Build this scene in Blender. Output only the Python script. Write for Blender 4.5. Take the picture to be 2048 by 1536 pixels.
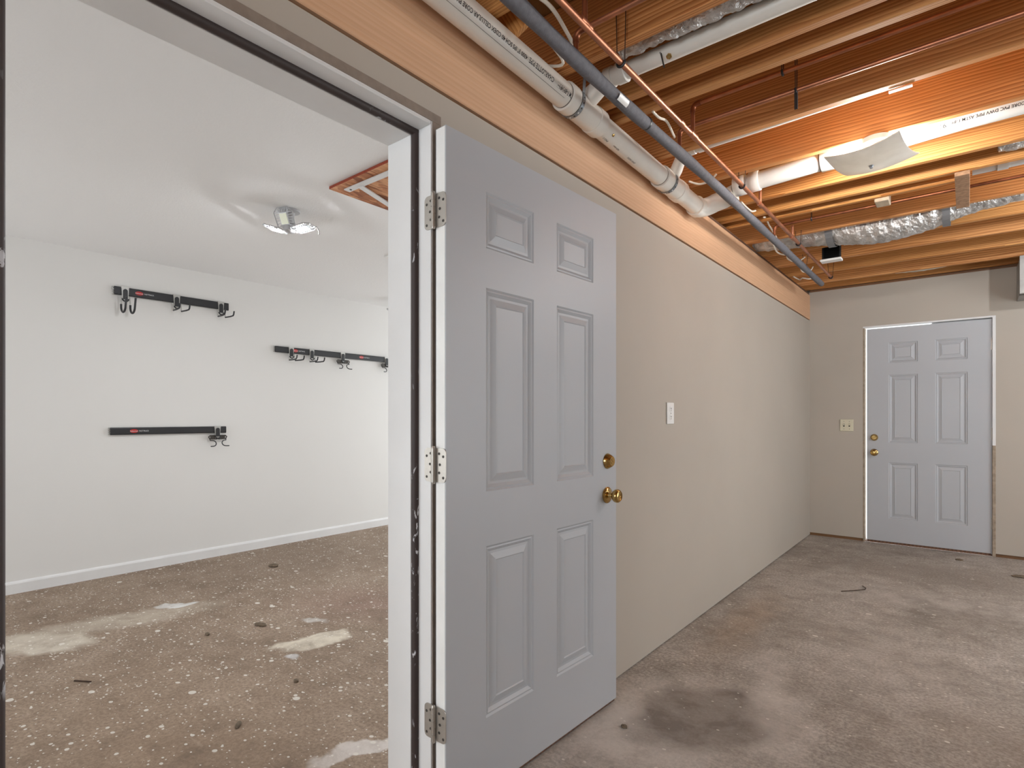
import bpy, bmesh, math, random
from mathutils import Vector, Matrix, noise

for o in list(bpy.data.objects):
    bpy.data.objects.remove(o, do_unlink=True)
scene = bpy.context.scene
COL = scene.collection
random.seed(7)
R = math.radians

# ------------------------------------------------------------------ camera
cam_d = bpy.data.cameras.new('camera')
cam = bpy.data.objects.new('camera', cam_d)
COL.objects.link(cam)
cam.location = (0, 0, 1.19)
cam.rotation_euler = (R(90), 0, R(39.22))
cam_d.sensor_width = 36
cam_d.lens = 36 * 1115 / 2048
cam_d.shift_y = 67 / 2048
cam_d.clip_start = 0.02
scene.camera = cam

# ------------------------------------------------------------------ world, fill lights, exposure
world = bpy.data.worlds.new('overcast')
scene.world = world
world.use_nodes = True
bg = world.node_tree.nodes['Background']
bg.inputs[0].default_value = (0.92, 0.97, 1.0, 1)
bg.inputs[1].default_value = 4.0


def area(name, loc, rot, sx, sy, power, col):
    d = bpy.data.lights.new(name, 'AREA')
    d.shape = 'RECTANGLE'
    d.size, d.size_y, d.energy, d.color = sx, sy, power, col
    o = bpy.data.objects.new(name, d)
    o.location, o.rotation_euler = loc, rot
    COL.objects.link(o)
    return o


# fill lights added out of view, one at each made-up wall opening
area('garage_far_fill', (-3.2, 6.75, 1.10), (R(122), 0, R(180)), 3.0, 1.9, 22, (0.88, 0.94, 1.0))
area('garage_near_fill', (-4.0, -2.85, .75), (R(132), 0, 0), 1.6, 1.3, 29, (0.88, 0.94, 1.0))
area('rear_fill', (-.3, -2.93, 1.5), (R(90), 0, 0), 1.5, 1.2, 50, (0.84, 0.92, 1.0))
area('side_fill', (2.40, 3.9, 1.25), (R(90), 0, R(90)), 2.4, 1.7, 13, (0.84, 0.92, 1.0))
LAMP_EMIT = 780.0
FILL_BULB_EMIT = 1300.0
LED_EMIT = 980.0
scene.view_settings.view_transform = 'Standard'
scene.view_settings.look = 'None'
scene.view_settings.gamma = 1
scene.view_settings.use_curve_mapping = False
scene.view_settings.exposure = 0.0

# ------------------------------------------------------------------ helpers


def tag(o, label=None, cat=None, group=None, kind=None):
    if label: o['label'] = label
    if cat: o['category'] = cat
    if group: o['group'] = group
    if kind: o['kind'] = kind
    return o


def empty(name, loc=(0, 0, 0), rz=0.0):
    o = bpy.data.objects.new(name, None)
    o.empty_display_size = 0.05
    o.location = loc
    o.rotation_euler = (0, 0, rz)
    COL.objects.link(o)
    return o


def obj(name, bm, mats, parent=None, smooth=False, loc=None):
    me = bpy.data.meshes.new(name)
    bmesh.ops.recalc_face_normals(bm, faces=bm.faces)
    bm.to_mesh(me)
    bm.free()
    if not isinstance(mats, (list, tuple)): mats = [mats]
    for m in mats: me.materials.append(m)
    if smooth:
        for p in me.polygons: p.use_smooth = True
        try:
            me.set_sharp_from_angle(angle=R(38))
        except Exception:
            pass
    o = bpy.data.objects.new(name, me)
    COL.objects.link(o)
    if loc: o.location = loc
    if parent: o.parent = parent
    return o


def copy_tree(o, parent=None):
    c = o.copy()
    COL.objects.link(c)
    c.parent = parent
    for ch in list(o.children): copy_tree(ch, c)
    return c


def NB(): return bmesh.new()


def box(bm, x0, x1, y0, y1, z0, z1, bev=0.0, mat=0):
    r = bmesh.ops.create_cube(bm, size=1.0)
    vs = r['verts']
    for v in vs:
        v.co.x = x0 + (v.co.x + .5) * (x1 - x0)
        v.co.y = y0 + (v.co.y + .5) * (y1 - y0)
        v.co.z = z0 + (v.co.z + .5) * (z1 - z0)
    fs = set(f for v in vs for f in v.link_faces)
    for f in fs: f.material_index = mat
    if bev > 0:
        es = list(set(e for v in vs for e in v.link_edges))
        bmesh.ops.bevel(bm, geom=es, offset=bev, segments=1, affect='EDGES', profile=.5)
    return vs


def tube(bm, pts, r, n=16, caps=True, ell=(1, 1), up=None, mat=0):
    """sweep a circle along points; r may be a list"""
    pts = [Vector(p) for p in pts]
    rr = r if isinstance(r, (list, tuple)) else [r] * len(pts)
    rings = []
    t0 = (pts[1] - pts[0]).normalized()
    ref = Vector(up) if up else (Vector((0, 0, 1)) if abs(t0.z) < .9 else Vector((1, 0, 0)))
    a = (ref - t0 * ref.dot(t0)).normalized()
    for i, p in enumerate(pts):
        if i == 0: t = t0
        elif i == len(pts) - 1: t = (pts[i] - pts[i - 1]).normalized()
        else:
            t = (pts[i + 1] - pts[i]).normalized() + (pts[i] - pts[i - 1]).normalized()
            t = t.normalized() if t.length > 1e-6 else (pts[i + 1] - pts[i]).normalized()
        a2 = a - t * a.dot(t)
        if a2.length > 1e-6: a = a2.normalized()
        b = t.cross(a)
        rings.append([bm.verts.new(p + (a * math.cos(2 * math.pi * k / n) * ell[0] + b * math.sin(2 * math.pi * k / n) * ell[1]) * rr[i]) for k in range(n)])
    for i in range(len(rings) - 1):
        for k in range(n):
            f = bm.faces.new((rings[i][k], rings[i][(k + 1) % n], rings[i + 1][(k + 1) % n], rings[i + 1][k]))
            f.material_index = mat
    if caps:
        for rg in (rings[0][::-1], rings[-1]):
            f = bm.faces.new(rg); f.material_index = mat
    return rings


def arc(c, a, b, r, d0, d1, n=8):
    """points on circle centre c spanned by unit vectors a,b from d0 to d1 degrees"""
    c, a, b = Vector(c), Vector(a), Vector(b)
    return [c + (a * math.cos(R(d0 + (d1 - d0) * i / n)) + b * math.sin(R(d0 + (d1 - d0) * i / n))) * r for i in range(n + 1)]


def lathe(bm, c, axis, prof, n=24, mat=0):
    """prof: list of (t along axis, radius)"""
    c, ax = Vector(c), Vector(axis).normalized()
    return tube(bm, [c + ax * (t + 1e-6 * i) for i, (t, _) in enumerate(prof)], [max(r, 1e-4) for _, r in prof], n, mat=mat) if False else _lathe(bm, c, ax, prof, n, mat)


def _lathe(bm, c, ax, prof, n, mat):
    ref = Vector((0, 0, 1)) if abs(ax.z) < .9 else Vector((1, 0, 0))
    a = (ref - ax * ref.dot(ax)).normalized()
    b = ax.cross(a)
    rings = []
    for t, r in prof:
        r = max(r, 1e-4)
        rings.append([bm.verts.new(c + ax * t + (a * math.cos(2 * math.pi * k / n) + b * math.sin(2 * math.pi * k / n)) * r) for k in range(n)])
    for i in range(len(rings) - 1):
        for k in range(n):
            f = bm.faces.new((rings[i][k], rings[i][(k + 1) % n], rings[i + 1][(k + 1) % n], rings[i + 1][k]))
            f.material_index = mat
    for rg in (rings[0][::-1], rings[-1]):
        f = bm.faces.new(rg); f.material_index = mat


def prism(bm, poly, z0, z1, fn):
    """extrude 2-D polygon; fn(u, v, w) -> point"""
    lo = [bm.verts.new(fn(u, v, z0)) for u, v in poly]
    hi = [bm.verts.new(fn(u, v, z1)) for u, v in poly]
    bm.faces.new(lo[::-1]); bm.faces.new(hi)
    k = len(poly)
    for i in range(k): bm.faces.new((lo[i], lo[(i + 1) % k], hi[(i + 1) % k], hi[i]))


def rrect(x0, x1, y0, y1, r, n=4, corners='1234'):
    pts = []
    for key, cx, cy, a0 in (('1', x1 - r, y1 - r, 0), ('2', x0 + r, y1 - r, 90), ('3', x0 + r, y0 + r, 180), ('4', x1 - r, y0 + r, 270)):
        if key in corners:
            pts += [(cx + r * math.cos(R(a0 + 90 * i / n)), cy + r * math.sin(R(a0 + 90 * i / n))) for i in range(n + 1)]
        else:
            pts.append({'1': (x1, y1), '2': (x0, y1), '3': (x0, y0), '4': (x1, y0)}[key])
    return pts


# ------------------------------------------------------------------ materials


def srgb(r, g, b):
    f = lambda c: (c / 255 / 12.92) if c / 255 <= .04045 else ((c / 255 + .055) / 1.055) ** 2.4
    return (f(r), f(g), f(b), 1)


class NT:
    def __init__(self, name, rough=.5, metal=0.0):
        self.m = bpy.data.materials.new(name)
        self.m.use_nodes = True
        self.t = self.m.node_tree
        self.b = self.t.nodes['Principled BSDF']
        self.b.inputs['Roughness'].default_value = rough
        self.b.inputs['Metallic'].default_value = metal
        self._co = None

    def n(self, typ, **kw):
        x = self.t.nodes.new(typ)
        for k, v in kw.items():
            if k in x.inputs: x.inputs[k].default_value = v
            else: setattr(x, k, v)
        return x

    def l(self, a, b): self.t.links.new(a, b)

    def co(self, scale=(1, 1, 1), loc=(0, 0, 0), rnd=False, rot=(0, 0, 0)):
        tc = self.n('ShaderNodeTexCoord')
        mp = self.n('ShaderNodeMapping')
        mp.inputs['Scale'].default_value = scale
        mp.inputs['Location'].default_value = loc
        mp.inputs['Rotation'].default_value = rot
        src = tc.outputs['Object']
        if rnd:
            oi = self.n('ShaderNodeObjectInfo')
            mu = self.n('ShaderNodeVectorMath', operation='MULTIPLY_ADD')
            cb = self.n('ShaderNodeCombineXYZ')
            self.l(oi.outputs['Random'], cb.inputs[0]); self.l(oi.outputs['Random'], cb.inputs[1])
            self.l(cb.outputs[0], mu.inputs[0])
            mu.inputs[1].default_value = (37.0, 0.35, 0.0)
            self.l(src, mu.inputs[2])
            src = mu.outputs[0]
        self.l(src, mp.inputs['Vector'])
        return mp.outputs[0]

    def noise(self, vec, scale, detail=3, rough=.55, dist=0.0):
        x = self.n('ShaderNodeTexNoise')
        x.inputs['Scale'].default_value = scale
        x.inputs['Detail'].default_value = detail
        x.inputs['Roughness'].default_value = rough
        x.inputs['Distortion'].default_value = dist
        self.l(vec, x.inputs['Vector'])
        return x.outputs['Fac']

    def ramp(self, fac, stops, interp='LINEAR'):
        x = self.n('ShaderNodeValToRGB')
        e = x.color_ramp.elements
        x.color_ramp.interpolation = interp
        while len(e) < len(stops): e.new(.5)
        for i, (p, c) in enumerate(stops):
            e[i].position = p
            e[i].color = c if isinstance(c, tuple) else (c, c, c, 1)
        self.l(fac, x.inputs[0])
        return x.outputs[0]

    def mix(self, fac, a, b, mode='MIX'):
        x = self.n('ShaderNodeMix', data_type='RGBA', blend_type=mode)
        for s, v in ((x.inputs[0], fac), (x.inputs[6], a), (x.inputs[7], b)):
            if hasattr(v, 'links') or hasattr(v, 'is_linked'): self.l(v, s)
            else: s.default_value = v
        return x.outputs[2]

    def math(self, op, a, b=0.0, clamp=False):
        x = self.n('ShaderNodeMath', operation=op, use_clamp=clamp)
        for s, v in ((x.inputs[0], a), (x.inputs[1], b)):
            if hasattr(v, 'is_linked'): self.l(v, s)
            else: s.default_value = v
        return x.outputs[0]

    def bump(self, h, strength=.3, dist=.01):
        x = self.n('ShaderNodeBump')
        x.inputs['Strength'].default_value = strength
        x.inputs['Distance'].default_value = dist
        self.l(h, x.inputs['Height'])
        self.l(x.outputs[0], self.b.inputs['Normal'])

    def base(self, c):
        if hasattr(c, 'is_linked'): self.l(c, self.b.inputs['Base Color'])
        else: self.b.inputs['Base Color'].default_value = c


def plain(name, col, rough=.5, metal=0.0, var=.06, scale=6.0, bump=0.0, bscale=200.0, spec=None):
    k = NT(name, rough, metal)
    v = k.co()
    nz = k.noise(v, scale, 4)
    dark = tuple(c * (1 - var) for c in col[:3]) + (1,)
    lite = tuple(min(1, c * (1 + var)) for c in col[:3]) + (1,)
    k.base(k.ramp(nz, [(.3, dark), (.7, lite)]))
    if bump: k.bump(k.noise(v, bscale, 2), bump, .003)
    if spec is not None: k.b.inputs['Specular IOR Level'].default_value = spec
    return k.m


def wood(name, lite, dark, axis='X', ring=11.0, rough=.6, stretch=.14, dist=3.0, contrast=(.25, .8)):
    k = NT(name, rough)
    s = {'X': (stretch, 1, 1), 'Y': (1, stretch, 1), 'Z': (1, 1, stretch)}[axis]
    v = k.co(s, (0, .13, .21), rnd=True)
    w = k.n('ShaderNodeTexWave', wave_type='RINGS', rings_direction=axis, wave_profile='SAW')
    w.inputs['Scale'].default_value = ring
    w.inputs['Distortion'].default_value = dist
    w.inputs['Detail'].default_value = 1.5
    w.inputs['Detail Scale'].default_value = .7
    k.l(v, w.inputs['Vector'])
    fs = tuple(c * 1.0 for c in ((4, 90, 90) if axis == 'X' else (90, 4, 90) if axis == 'Y' else (90, 90, 4)))
    fine = k.noise(k.co(fs, rnd=True), 1.5, 3)
    big = k.noise(k.co(tuple(c / 20 + .3 for c in fs), rnd=True), 1.2, 2)
    c1 = k.ramp(w.outputs['Fac'], [(contrast[0], lite), (contrast[1], dark)])
    c2 = k.mix(k.ramp(fine, [(.35, .0), (.75, .35)]), c1, tuple(x * .72 for x in dark[:3]) + (1,))
    c3 = k.mix(k.ramp(big, [(.35, .0), (.7, .4)]), c2, tuple(x * .8 for x in lite[:3]) + (1,))
    oi = k.n('ShaderNodeObjectInfo')
    tone = k.ramp(oi.outputs['Random'], [(0, (1, .97, .82, 1)), (.35, (.88, .84, .70, 1)), (.65, (1, .90, .84, 1)), (1, (1, 1, 1, 1))])
    k.base(k.mix(1.0, c3, tone, 'MULTIPLY') if axis == 'X' else c3)
    k.bump(fine, .15, .002)
    return k.m


M = {}
M['joist'] = wood('joist_wood', srgb(224, 166, 104), srgb(168, 102, 46), 'X', ring=36, stretch=.10, dist=7, contrast=(.2, .95))
M['beam'] = wood('beam_wood', srgb(220, 176, 140), srgb(214, 167, 129), 'Y', ring=30, stretch=.03, dist=6, rough=.7)
M['dark_plate'] = wood('dark_plate_wood', srgb(118, 84, 62), srgb(84, 56, 40), 'Y')
M['old_wood'] = plain('weathered_wood', srgb(158, 122, 92), .8, var=.3, scale=40)
M['worn_jamb'] = plain('worn_bare_jamb', srgb(158, 142, 124), .8, var=.25, scale=30)
M['stub_wood'] = plain('grey_stub_wood', srgb(190, 172, 148), .8, var=.15, scale=40)
M['sole'] = wood('sole_plate_wood', srgb(128, 92, 62), srgb(92, 60, 38), 'X')
M['taupe'] = plain('taupe_wall_paint', srgb(181, 172, 160), .62, var=.035, scale=1.4, bump=.05, bscale=420)
M['white_wall'] = plain('white_wall_paint', srgb(225, 223, 220), .6, var=.012, scale=1.2, bump=.04, bscale=300)
M['white_trim'] = plain('white_trim_paint', srgb(226, 225, 224), .42, var=.03, scale=5)
M['jamb_edge'] = plain('jamb_edge_paint', srgb(140, 126, 114), .6, var=.12, scale=30)
M['door'] = plain('door_paint', srgb(180, 182, 186), .42, var=.02, scale=2.0, bump=.06, bscale=500)
M['pvc'] = plain('grey_white_pvc', srgb(234, 229, 220), .3, var=.04, scale=9)
M['pvc_white'] = plain('white_pvc', srgb(236, 234, 228), .3, var=.03, scale=9)
M['pvc_grey'] = plain('grey_pvc', srgb(190, 190, 186), .4, var=.05, scale=9)
M['ring_gap'] = plain('grey_joint_line', srgb(120, 112, 104), .6)  # grey tone of the joint rings and the seam line
M['ink'] = plain('black_print_ink', srgb(32, 30, 30), .6)
M['foam'] = plain('grey_foam_sleeve', srgb(108, 107, 112), .8, var=.16, scale=60, bump=.35, bscale=260)
M['black'] = plain('black_plastic', srgb(26, 26, 28), .5)
M['rail_black'] = plain('rail_black_coating', srgb(38, 38, 41), .45)
M['void'] = plain('black_box_interior', srgb(6, 6, 6), .9)
M['copper'] = plain('copper_tube', srgb(182, 122, 92), .4, .8, var=.22, scale=14)
M['copper_old'] = plain('tarnished_copper', srgb(142, 86, 58), .45, .75, var=.3, scale=22)
M['brass'] = plain('polished_brass', srgb(192, 160, 102), .18, 1.0, var=.05)
M['nickel'] = plain('satin_nickel', srgb(182, 176, 168), .42, .7, var=.06, scale=30)
M['screw'] = plain('dark_screw_metal', srgb(74, 70, 66), .5, .6)
M['strap'] = plain('galvanised_strap', srgb(150, 156, 162), .35, .8, var=.15, scale=40)
M['grey_tape'] = plain('grey_strap_tape', srgb(128, 128, 130), .45, .3, var=.1)
M['sheet'] = plain('galvanised_sheet', srgb(158, 156, 152), .45, .6, var=.14, scale=12)
M['silver'] = plain('silver_bracket', srgb(186, 184, 180), .4, .5)
M['lamp_metal'] = plain('light_grey_aluminium', srgb(186, 186, 188), .45, .35)
M['cable'] = plain('white_cable_jacket', srgb(226, 218, 204), .5)
M['ivory'] = plain('ivory_plastic', srgb(214, 206, 180), .4)
M['white_plastic'] = plain('white_plastic', srgb(236, 235, 232), .4)
M['dark_slot'] = plain('dark_slot', srgb(50, 46, 42), .7)
M['red'] = plain('red_badge', srgb(190, 40, 40), .5)
M['print_white'] = plain('white_print', srgb(232, 232, 232), .5)
M['red_edge'] = plain('red_painted_edge', srgb(150, 62, 36), .7, var=.15, scale=30)
M['stone'] = plain('dark_debris', srgb(108, 94, 78), .9, var=.3, scale=60)
M['wire_dark'] = plain('rusty_wire', srgb(70, 50, 38), .6, .3)
M['porcelain'] = plain('white_lampholder', srgb(235, 232, 226), .3)
M['green_patina'] = plain('green_patina', srgb(120, 170, 150), .8, var=.2, scale=50)
M['insul_pale'] = plain('pale_duct_wrap', srgb(214, 206, 192), .45, .25, var=.12, scale=30, bump=.4, bscale=40)


def foil_mat():
    k = NT('aluminium_foil', .34, .8)
    v = k.co()
    a = k.noise(v, 55, 4, .6, .6)
    b = k.noise(v, 16, 3, .6, 1.0)
    k.base(k.ramp(b, [(.3, srgb(176, 172, 168)), (.7, srgb(236, 234, 232))]))
    k.bump(k.math('ADD', a, b), .75, .012)
    return k.m


M['foil'] = foil_mat()


def osb_mat(name, cols, scale=26):
    k = NT(name, .75)
    v = k.co((1, .32, 1), rot=(0, 0, .5))
    nz = k.n('ShaderNodeTexNoise'); nz.inputs['Scale'].default_value = 6
    k.l(v, nz.inputs['Vector'])
    add = k.n('ShaderNodeVectorMath', operation='MULTIPLY_ADD')
    k.l(nz.outputs['Color'], add.inputs[0]); add.inputs[1].default_value = (.12, .12, .12)
    k.l(v, add.inputs[2])
    vo = k.n('ShaderNodeTexVoronoi'); vo.inputs['Scale'].default_value = scale
    k.l(add.outputs[0], vo.inputs['Vector'])
    sp = k.n('ShaderNodeSeparateColor'); k.l(vo.outputs['Color'], sp.inputs[0])
    c = k.ramp(sp.outputs[0], [(0, cols[0]), (.45, cols[1]), (1, cols[2])])
    f = k.noise(k.co((1, .25, 1), rot=(0, 0, -.6)), 60, 3)
    k.base(k.mix(k.ramp(f, [(.52, 0.0), (.66, .7)]), c, cols[0]))
    k.bump(sp.outputs[1], .4, .002)
    return k.m


M['osb'] = osb_mat('osb_subfloor', (srgb(110, 74, 34), srgb(164, 120, 62), srgb(196, 152, 92)))
M['osb_hatch'] = osb_mat('osb_hatch_board', (srgb(128, 72, 42), srgb(190, 124, 80), srgb(216, 160, 116)), 34)


def ceiling_mat():
    k = NT('textured_white_ceiling', .7)
    v = k.co((1, 1, 1))
    k.base(srgb(238, 237, 236))
    w = k.noise(k.co((1.0, 1.7, 1), rot=(0, 0, .3)), 42, 3, .6, .8)
    patch = k.ramp(k.noise(v, 1.1, 2), [(.38, .25), (.62, 1.0)])
    k.bump(k.math('MULTIPLY', k.ramp(w, [(.44, 0.0), (.58, 1.0)]), patch), .22, .004)
    return k.m


M['garage_ceiling'] = ceiling_mat()


def floor_mat(name, base, spots, patches, streaks):
    """base: 3 colours dark/mid/light; patches: (cx, cy, rx, ry, rot deg, colour, amount, edge softness)"""
    k = NT(name, .78)
    v = k.co()
    big = k.noise(v, 1.3, 5, .6, .4)
    mid = k.noise(v, 7, 6, .68, .3)
    fine = k.noise(v, 70, 4, .7)
    c = k.ramp(k.math('ADD', k.math('MULTIPLY', big, .5), k.math('MULTIPLY', mid, .5)), [(.36, base[0]), (.5, base[1]), (.64, base[2])])
    c = k.mix(k.ramp(fine, [(.40, .6), (.60, 0.0)]), c, tuple(x * .62 for x in base[0][:3]) + (1,))
    # scuffs
    st = k.noise(k.co((1, 6, 1), rot=(0, 0, .35)), 12, 7, .78, .8)
    c = k.mix(k.ramp(st, [(.56, 0.0), (.72, streaks[1])]), c, streaks[0])
    # large stains
    wob = k.n('ShaderNodeTexNoise'); wob.inputs['Scale'].default_value = 5.5; wob.inputs['Detail'].default_value = 5
    k.l(v, wob.inputs['Vector'])
    wv = k.n('ShaderNodeVectorMath', operation='MULTIPLY_ADD')
    sb = k.n('ShaderNodeVectorMath', operation='SUBTRACT'); sb.inputs[1].default_value = (.5, .5, .5)
    k.l(wob.outputs['Color'], sb.inputs[0]); k.l(sb.outputs[0], wv.inputs[0])
    wv.inputs[1].default_value = (.22, .22, 0); k.l(v, wv.inputs[2])
    for cx, cy, rx, ry, rot, col, amt, soft in patches:
        mp = k.n('ShaderNodeMapping', vector_type='TEXTURE')
        mp.inputs['Location'].default_value = (cx, cy, 0)
        mp.inputs['Rotation'].default_value = (0, 0, R(rot))
        mp.inputs['Scale'].default_value = (rx, ry, 1)
        k.l(wv.outputs[0], mp.inputs['Vector'])
        ln = k.n('ShaderNodeVectorMath', operation='LENGTH'); k.l(mp.outputs[0], ln.inputs[0])
        msk = k.ramp(ln.outputs['Value'], [(max(0, .5 - soft / 2), amt), (min(1, .5 + soft / 2), 0.0)])
        brk = k.ramp(mid, [(.3, .35), (.6, 1.0)])
        c = k.mix(k.math('MULTIPLY', msk, brk), c, col)
    # paint drips of several sizes
    for sc, thr, prob, off in spots:
        vo = k.n('ShaderNodeTexVoronoi', distance='EUCLIDEAN')
        vo.inputs['Scale'].default_value = sc
        vv = k.n('ShaderNodeVectorMath', operation='MULTIPLY_ADD')
        k.l(sb.outputs[0], vv.inputs[0]); vv.inputs[1].default_value = (.05, .03, 0); k.l(v, vv.inputs[2])
        vm = k.n('ShaderNodeMapping'); vm.inputs['Location'].default_value = (off, off * 2, 0); vm.inputs['Scale'].default_value = (1, 1.35, 1)
        vm.inputs['Rotation'].default_value = (0, 0, off)
        k.l(vv.outputs[0], vm.inputs['Vector']); k.l(vm.outputs[0], vo.inputs['Vector'])
        sp = k.n('ShaderNodeSeparateColor'); k.l(vo.outputs['Color'], sp.inputs[0])
        size = k.math('MULTIPLY', sp.outputs[1], thr)
        on = k.math('LESS_THAN', vo.outputs['Distance'], size)
        pk = k.math('LESS_THAN', sp.outputs[0], prob)
        c = k.mix(k.math('MULTIPLY', k.math('MULTIPLY', on, pk), .8), c, srgb(222, 216, 206))
    k.base(c)
    k.bump(k.math('ADD', k.math('MULTIPLY', mid, .7), k.math('MULTIPLY', fine, .5)), .35, .006)
    return k.m


PALE = srgb(206, 196, 180)
M['floor_garage'] = floor_mat('stained_garage_concrete', (srgb(124, 104, 86), srgb(152, 131, 112), srgb(172, 152, 134)),
    [(26, .30, .45, .7), (11, .24, .22, 1.9), (60, .34, .4, 3.1)],
    [(-3.78, .70, .52, .26, 35, PALE, .85, .2), (-3.84, 1.06, .95, .28, 75, srgb(186, 174, 158), .7, .3),
     (-2.70, 1.63, .40, .19, 78, srgb(214, 204, 186), .95, .12), (-1.68, 1.2, .30, .09, 60, srgb(222, 216, 212), .95, .15),
     (-3.88, 1.40, .18, .09, 60, srgb(220, 220, 218), .9, .15), (-2.98, 1.80, .18, .08, 40, srgb(218, 216, 212), .8, .2),
     (-3.0, 2.2, .8, .5, 30, srgb(146, 112, 104), .35, .8), (-2.6, 1.45, .08, .05, 20, srgb(210, 210, 212), .8, .3),
     (-2.2, .8, 1.5, .9, 20, srgb(166, 138, 112), .35, .9), (-4.3, 2.6, 1.2, 1.6, 0, srgb(128, 112, 98), .4, .9)],
    (srgb(184, 168, 150), .45))
M['floor_basement'] = floor_mat('stained_basement_concrete', (srgb(140, 129, 119), srgb(175, 165, 155), srgb(200, 191, 182)),
    [(15, .22, .14, .3), (38, .26, .18, 2.2)],
    [(-.92, 2.06, .95, .60, 60, srgb(208, 199, 190), .8, .4), (-.80, 2.20, .60, .44, 60, srgb(100, 88, 80), .8, .2), (-.63, 2.52, .95, .17, -72, srgb(206, 197, 188), .6, .6),
     (-.30, 3.3, .5, .9, 15, srgb(192, 182, 172), .35, .9), (-.2, 4.5, .9, .35, 10, srgb(190, 182, 174), .55, .7),
     (-.25, 5.3, .9, .5, 0, srgb(112, 98, 86), .55, .8), (-1.0, 3.4, .18, 1.0, 0, srgb(168, 140, 112), .45, .8),
     (.2, 2.6, .6, .6, 0, srgb(132, 110, 90), .4, .9), (-1.05, 1.95, .16, .2, 0, srgb(200, 192, 184), .6, .7)],
    (srgb(214, 205, 196), .85))


def emit_mat(name, col, strength):
    k = NT(name, .5)
    k.base(col)
    k.b.inputs['Emission Color'].default_value = col
    k.b.inputs['Emission Strength'].default_value = strength
    return k.m


M['bulb'] = emit_mat('lit_bulb', (1, .96, .92, 1), LAMP_EMIT)
M['fill_bulb'] = emit_mat('lit_fill_bulb', (.94, .97, 1, 1), FILL_BULB_EMIT)
M['led'] = emit_mat('lit_led_plate', (.94, .97, 1, 1), LED_EMIT)
M['led_dim'] = emit_mat('dim_led_plate', (.80, .82, .66, 1), .12)


def shade_mat():
    k = NT('opal_glass', .25)
    nz = k.noise(k.co(), 9, 4)
    col = k.ramp(nz, [(.3, srgb(224, 220, 212)), (.7, srgb(240, 237, 230))])
    k.base(col)
    tr = k.n('ShaderNodeBsdfTranslucent'); k.l(col, tr.inputs[0])
    mx = k.n('ShaderNodeMixShader'); mx.inputs[0].default_value = .10
    k.l(k.b.outputs[0], mx.inputs[1]); k.l(tr.outputs[0], mx.inputs[2])
    k.l(mx.outputs[0], k.t.nodes['Material Output'].inputs['Surface'])
    return k.m


M['shade'] = shade_mat()

# ------------------------------------------------------------------ the setting
XW, XG, YF = -1.234, -4.99, 6.29       # dividing wall face, garage far wall, far wall
XR, YB = 2.45, -3.0                    # basement right wall, rear wall
XGS = -1.415                           # dividing wall's garage side
ZJ = 2.452                             # underside of the joists


def struct(name, bm, mats, label, cat, smooth=False):
    o = obj(name, bm, mats, None, smooth)
    tag(o, label, cat, kind='structure')
    return o


bm = NB(); box(bm, -1.31, XR + .1, YB - .1, YF + .02, -.12, 0)
struct('floor', bm, M['floor_basement'], 'stained grey brown concrete floor under the open joists', 'floor')
bm = NB(); box(bm, XG - .1, -1.31, YB - .1, YF + .2, -.12, 0)
struct('floor', bm, M['floor_garage'], 'tan concrete floor spattered with white paint in the white room', 'floor')
bm = NB(); box(bm, XG - .1, XGS + .002, YB - .1, YF + .2, 2.412, 2.426)
gceil = struct('ceiling', bm, M['garage_ceiling'], 'white textured drywall ceiling of the white room', 'ceiling')

# dividing wall: taupe to the basement, white to the garage
OY0, OY1, OZ = 0.143, 1.165, 2.0945


def by_normal(o, idx, test):
    for p in o.data.polygons:
        if test(p): p.material_index = idx


bm = NB()
box(bm, XGS, XW, YB, OY0, 0, 2.169)
box(bm, XGS, XW, OY1, YF, .007, 2.169)
box(bm, XGS + .01, XW - .014, OY1, YF, 0, .008)
box(bm, XGS, XW, OY0, OY1, OZ, 2.169)
box(bm, XGS, -1.325, YB, YF, 2.169, 2.412)
wl = struct('wall_left', bm, [M['taupe'], M['white_wall']], 'taupe drywall wall with the doorway under the wooden beam', 'wall')
by_normal(wl, 1, lambda p: p.center.x < XGS + .01)

# far wall of the basement with the closed door
FX0, FX1, FZ = -0.775, 0.190, 2.062
bm = NB()
box(bm, XGS, FX0, YF, YF + .13, .028, 2.455)
box(bm, FX1, XR, YF, YF + .13, .028, 2.455)
box(bm, FX0, FX1, YF, YF + .13, FZ, 2.455)
box(bm, -2.0, XR + .1, YF + .125, YF + .2, 2.40, 2.72)
wb = struct('wall_back', bm, M['taupe'], 'taupe end wall around the closed white door', 'wall')
for x0, x1 in ((XGS, FX0), (FX1, XR)):
    bm = NB(); box(bm, x0, x1, YF + .012, YF + .12, 0, .029)
    obj('sole_plate', bm, M['sole'], wb)
bm = NB(); box(bm, XW, XR, YF - .004, YF + .12, 2.455, 2.475)
obj('top_plate', bm, M['sole'], wb)

bm = NB()
box(bm, XR, XR + .1, YB, 2.65, 0, 2.7)
box(bm, XR, XR + .1, 5.15, YF + .1, 0, 2.7)
box(bm, XR, XR + .1, 2.65, 5.15, 0, .35)
box(bm, XR, XR + .1, 2.65, 5.15, 2.15, 2.7)
struct('wall_right', bm, M['taupe'], 'taupe wall with an added fill light opening across from the doorway wall', 'wall')  # opening made up for the side fill light
bm = NB()
box(bm, XGS, -1.05, YB - .1, YB, 0, 2.7)
box(bm, .45, XR + .1, YB - .1, YB, 0, 2.7)
box(bm, -1.05, .45, YB - .1, YB, 0, .9)
box(bm, -1.05, .45, YB - .1, YB, 2.1, 2.7)
struct('wall_rear', bm, M['taupe'], 'taupe wall with an added fill light opening behind the viewer', 'wall')  # opening made up for the rear fill light
bm = NB(); box(bm, XG - .1, XG, YB, YF + .2, 0, 2.42)
struct('wall_garage', bm, M['white_wall'], 'long white wall carrying the black storage rails', 'wall')
bm = NB()
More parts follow.
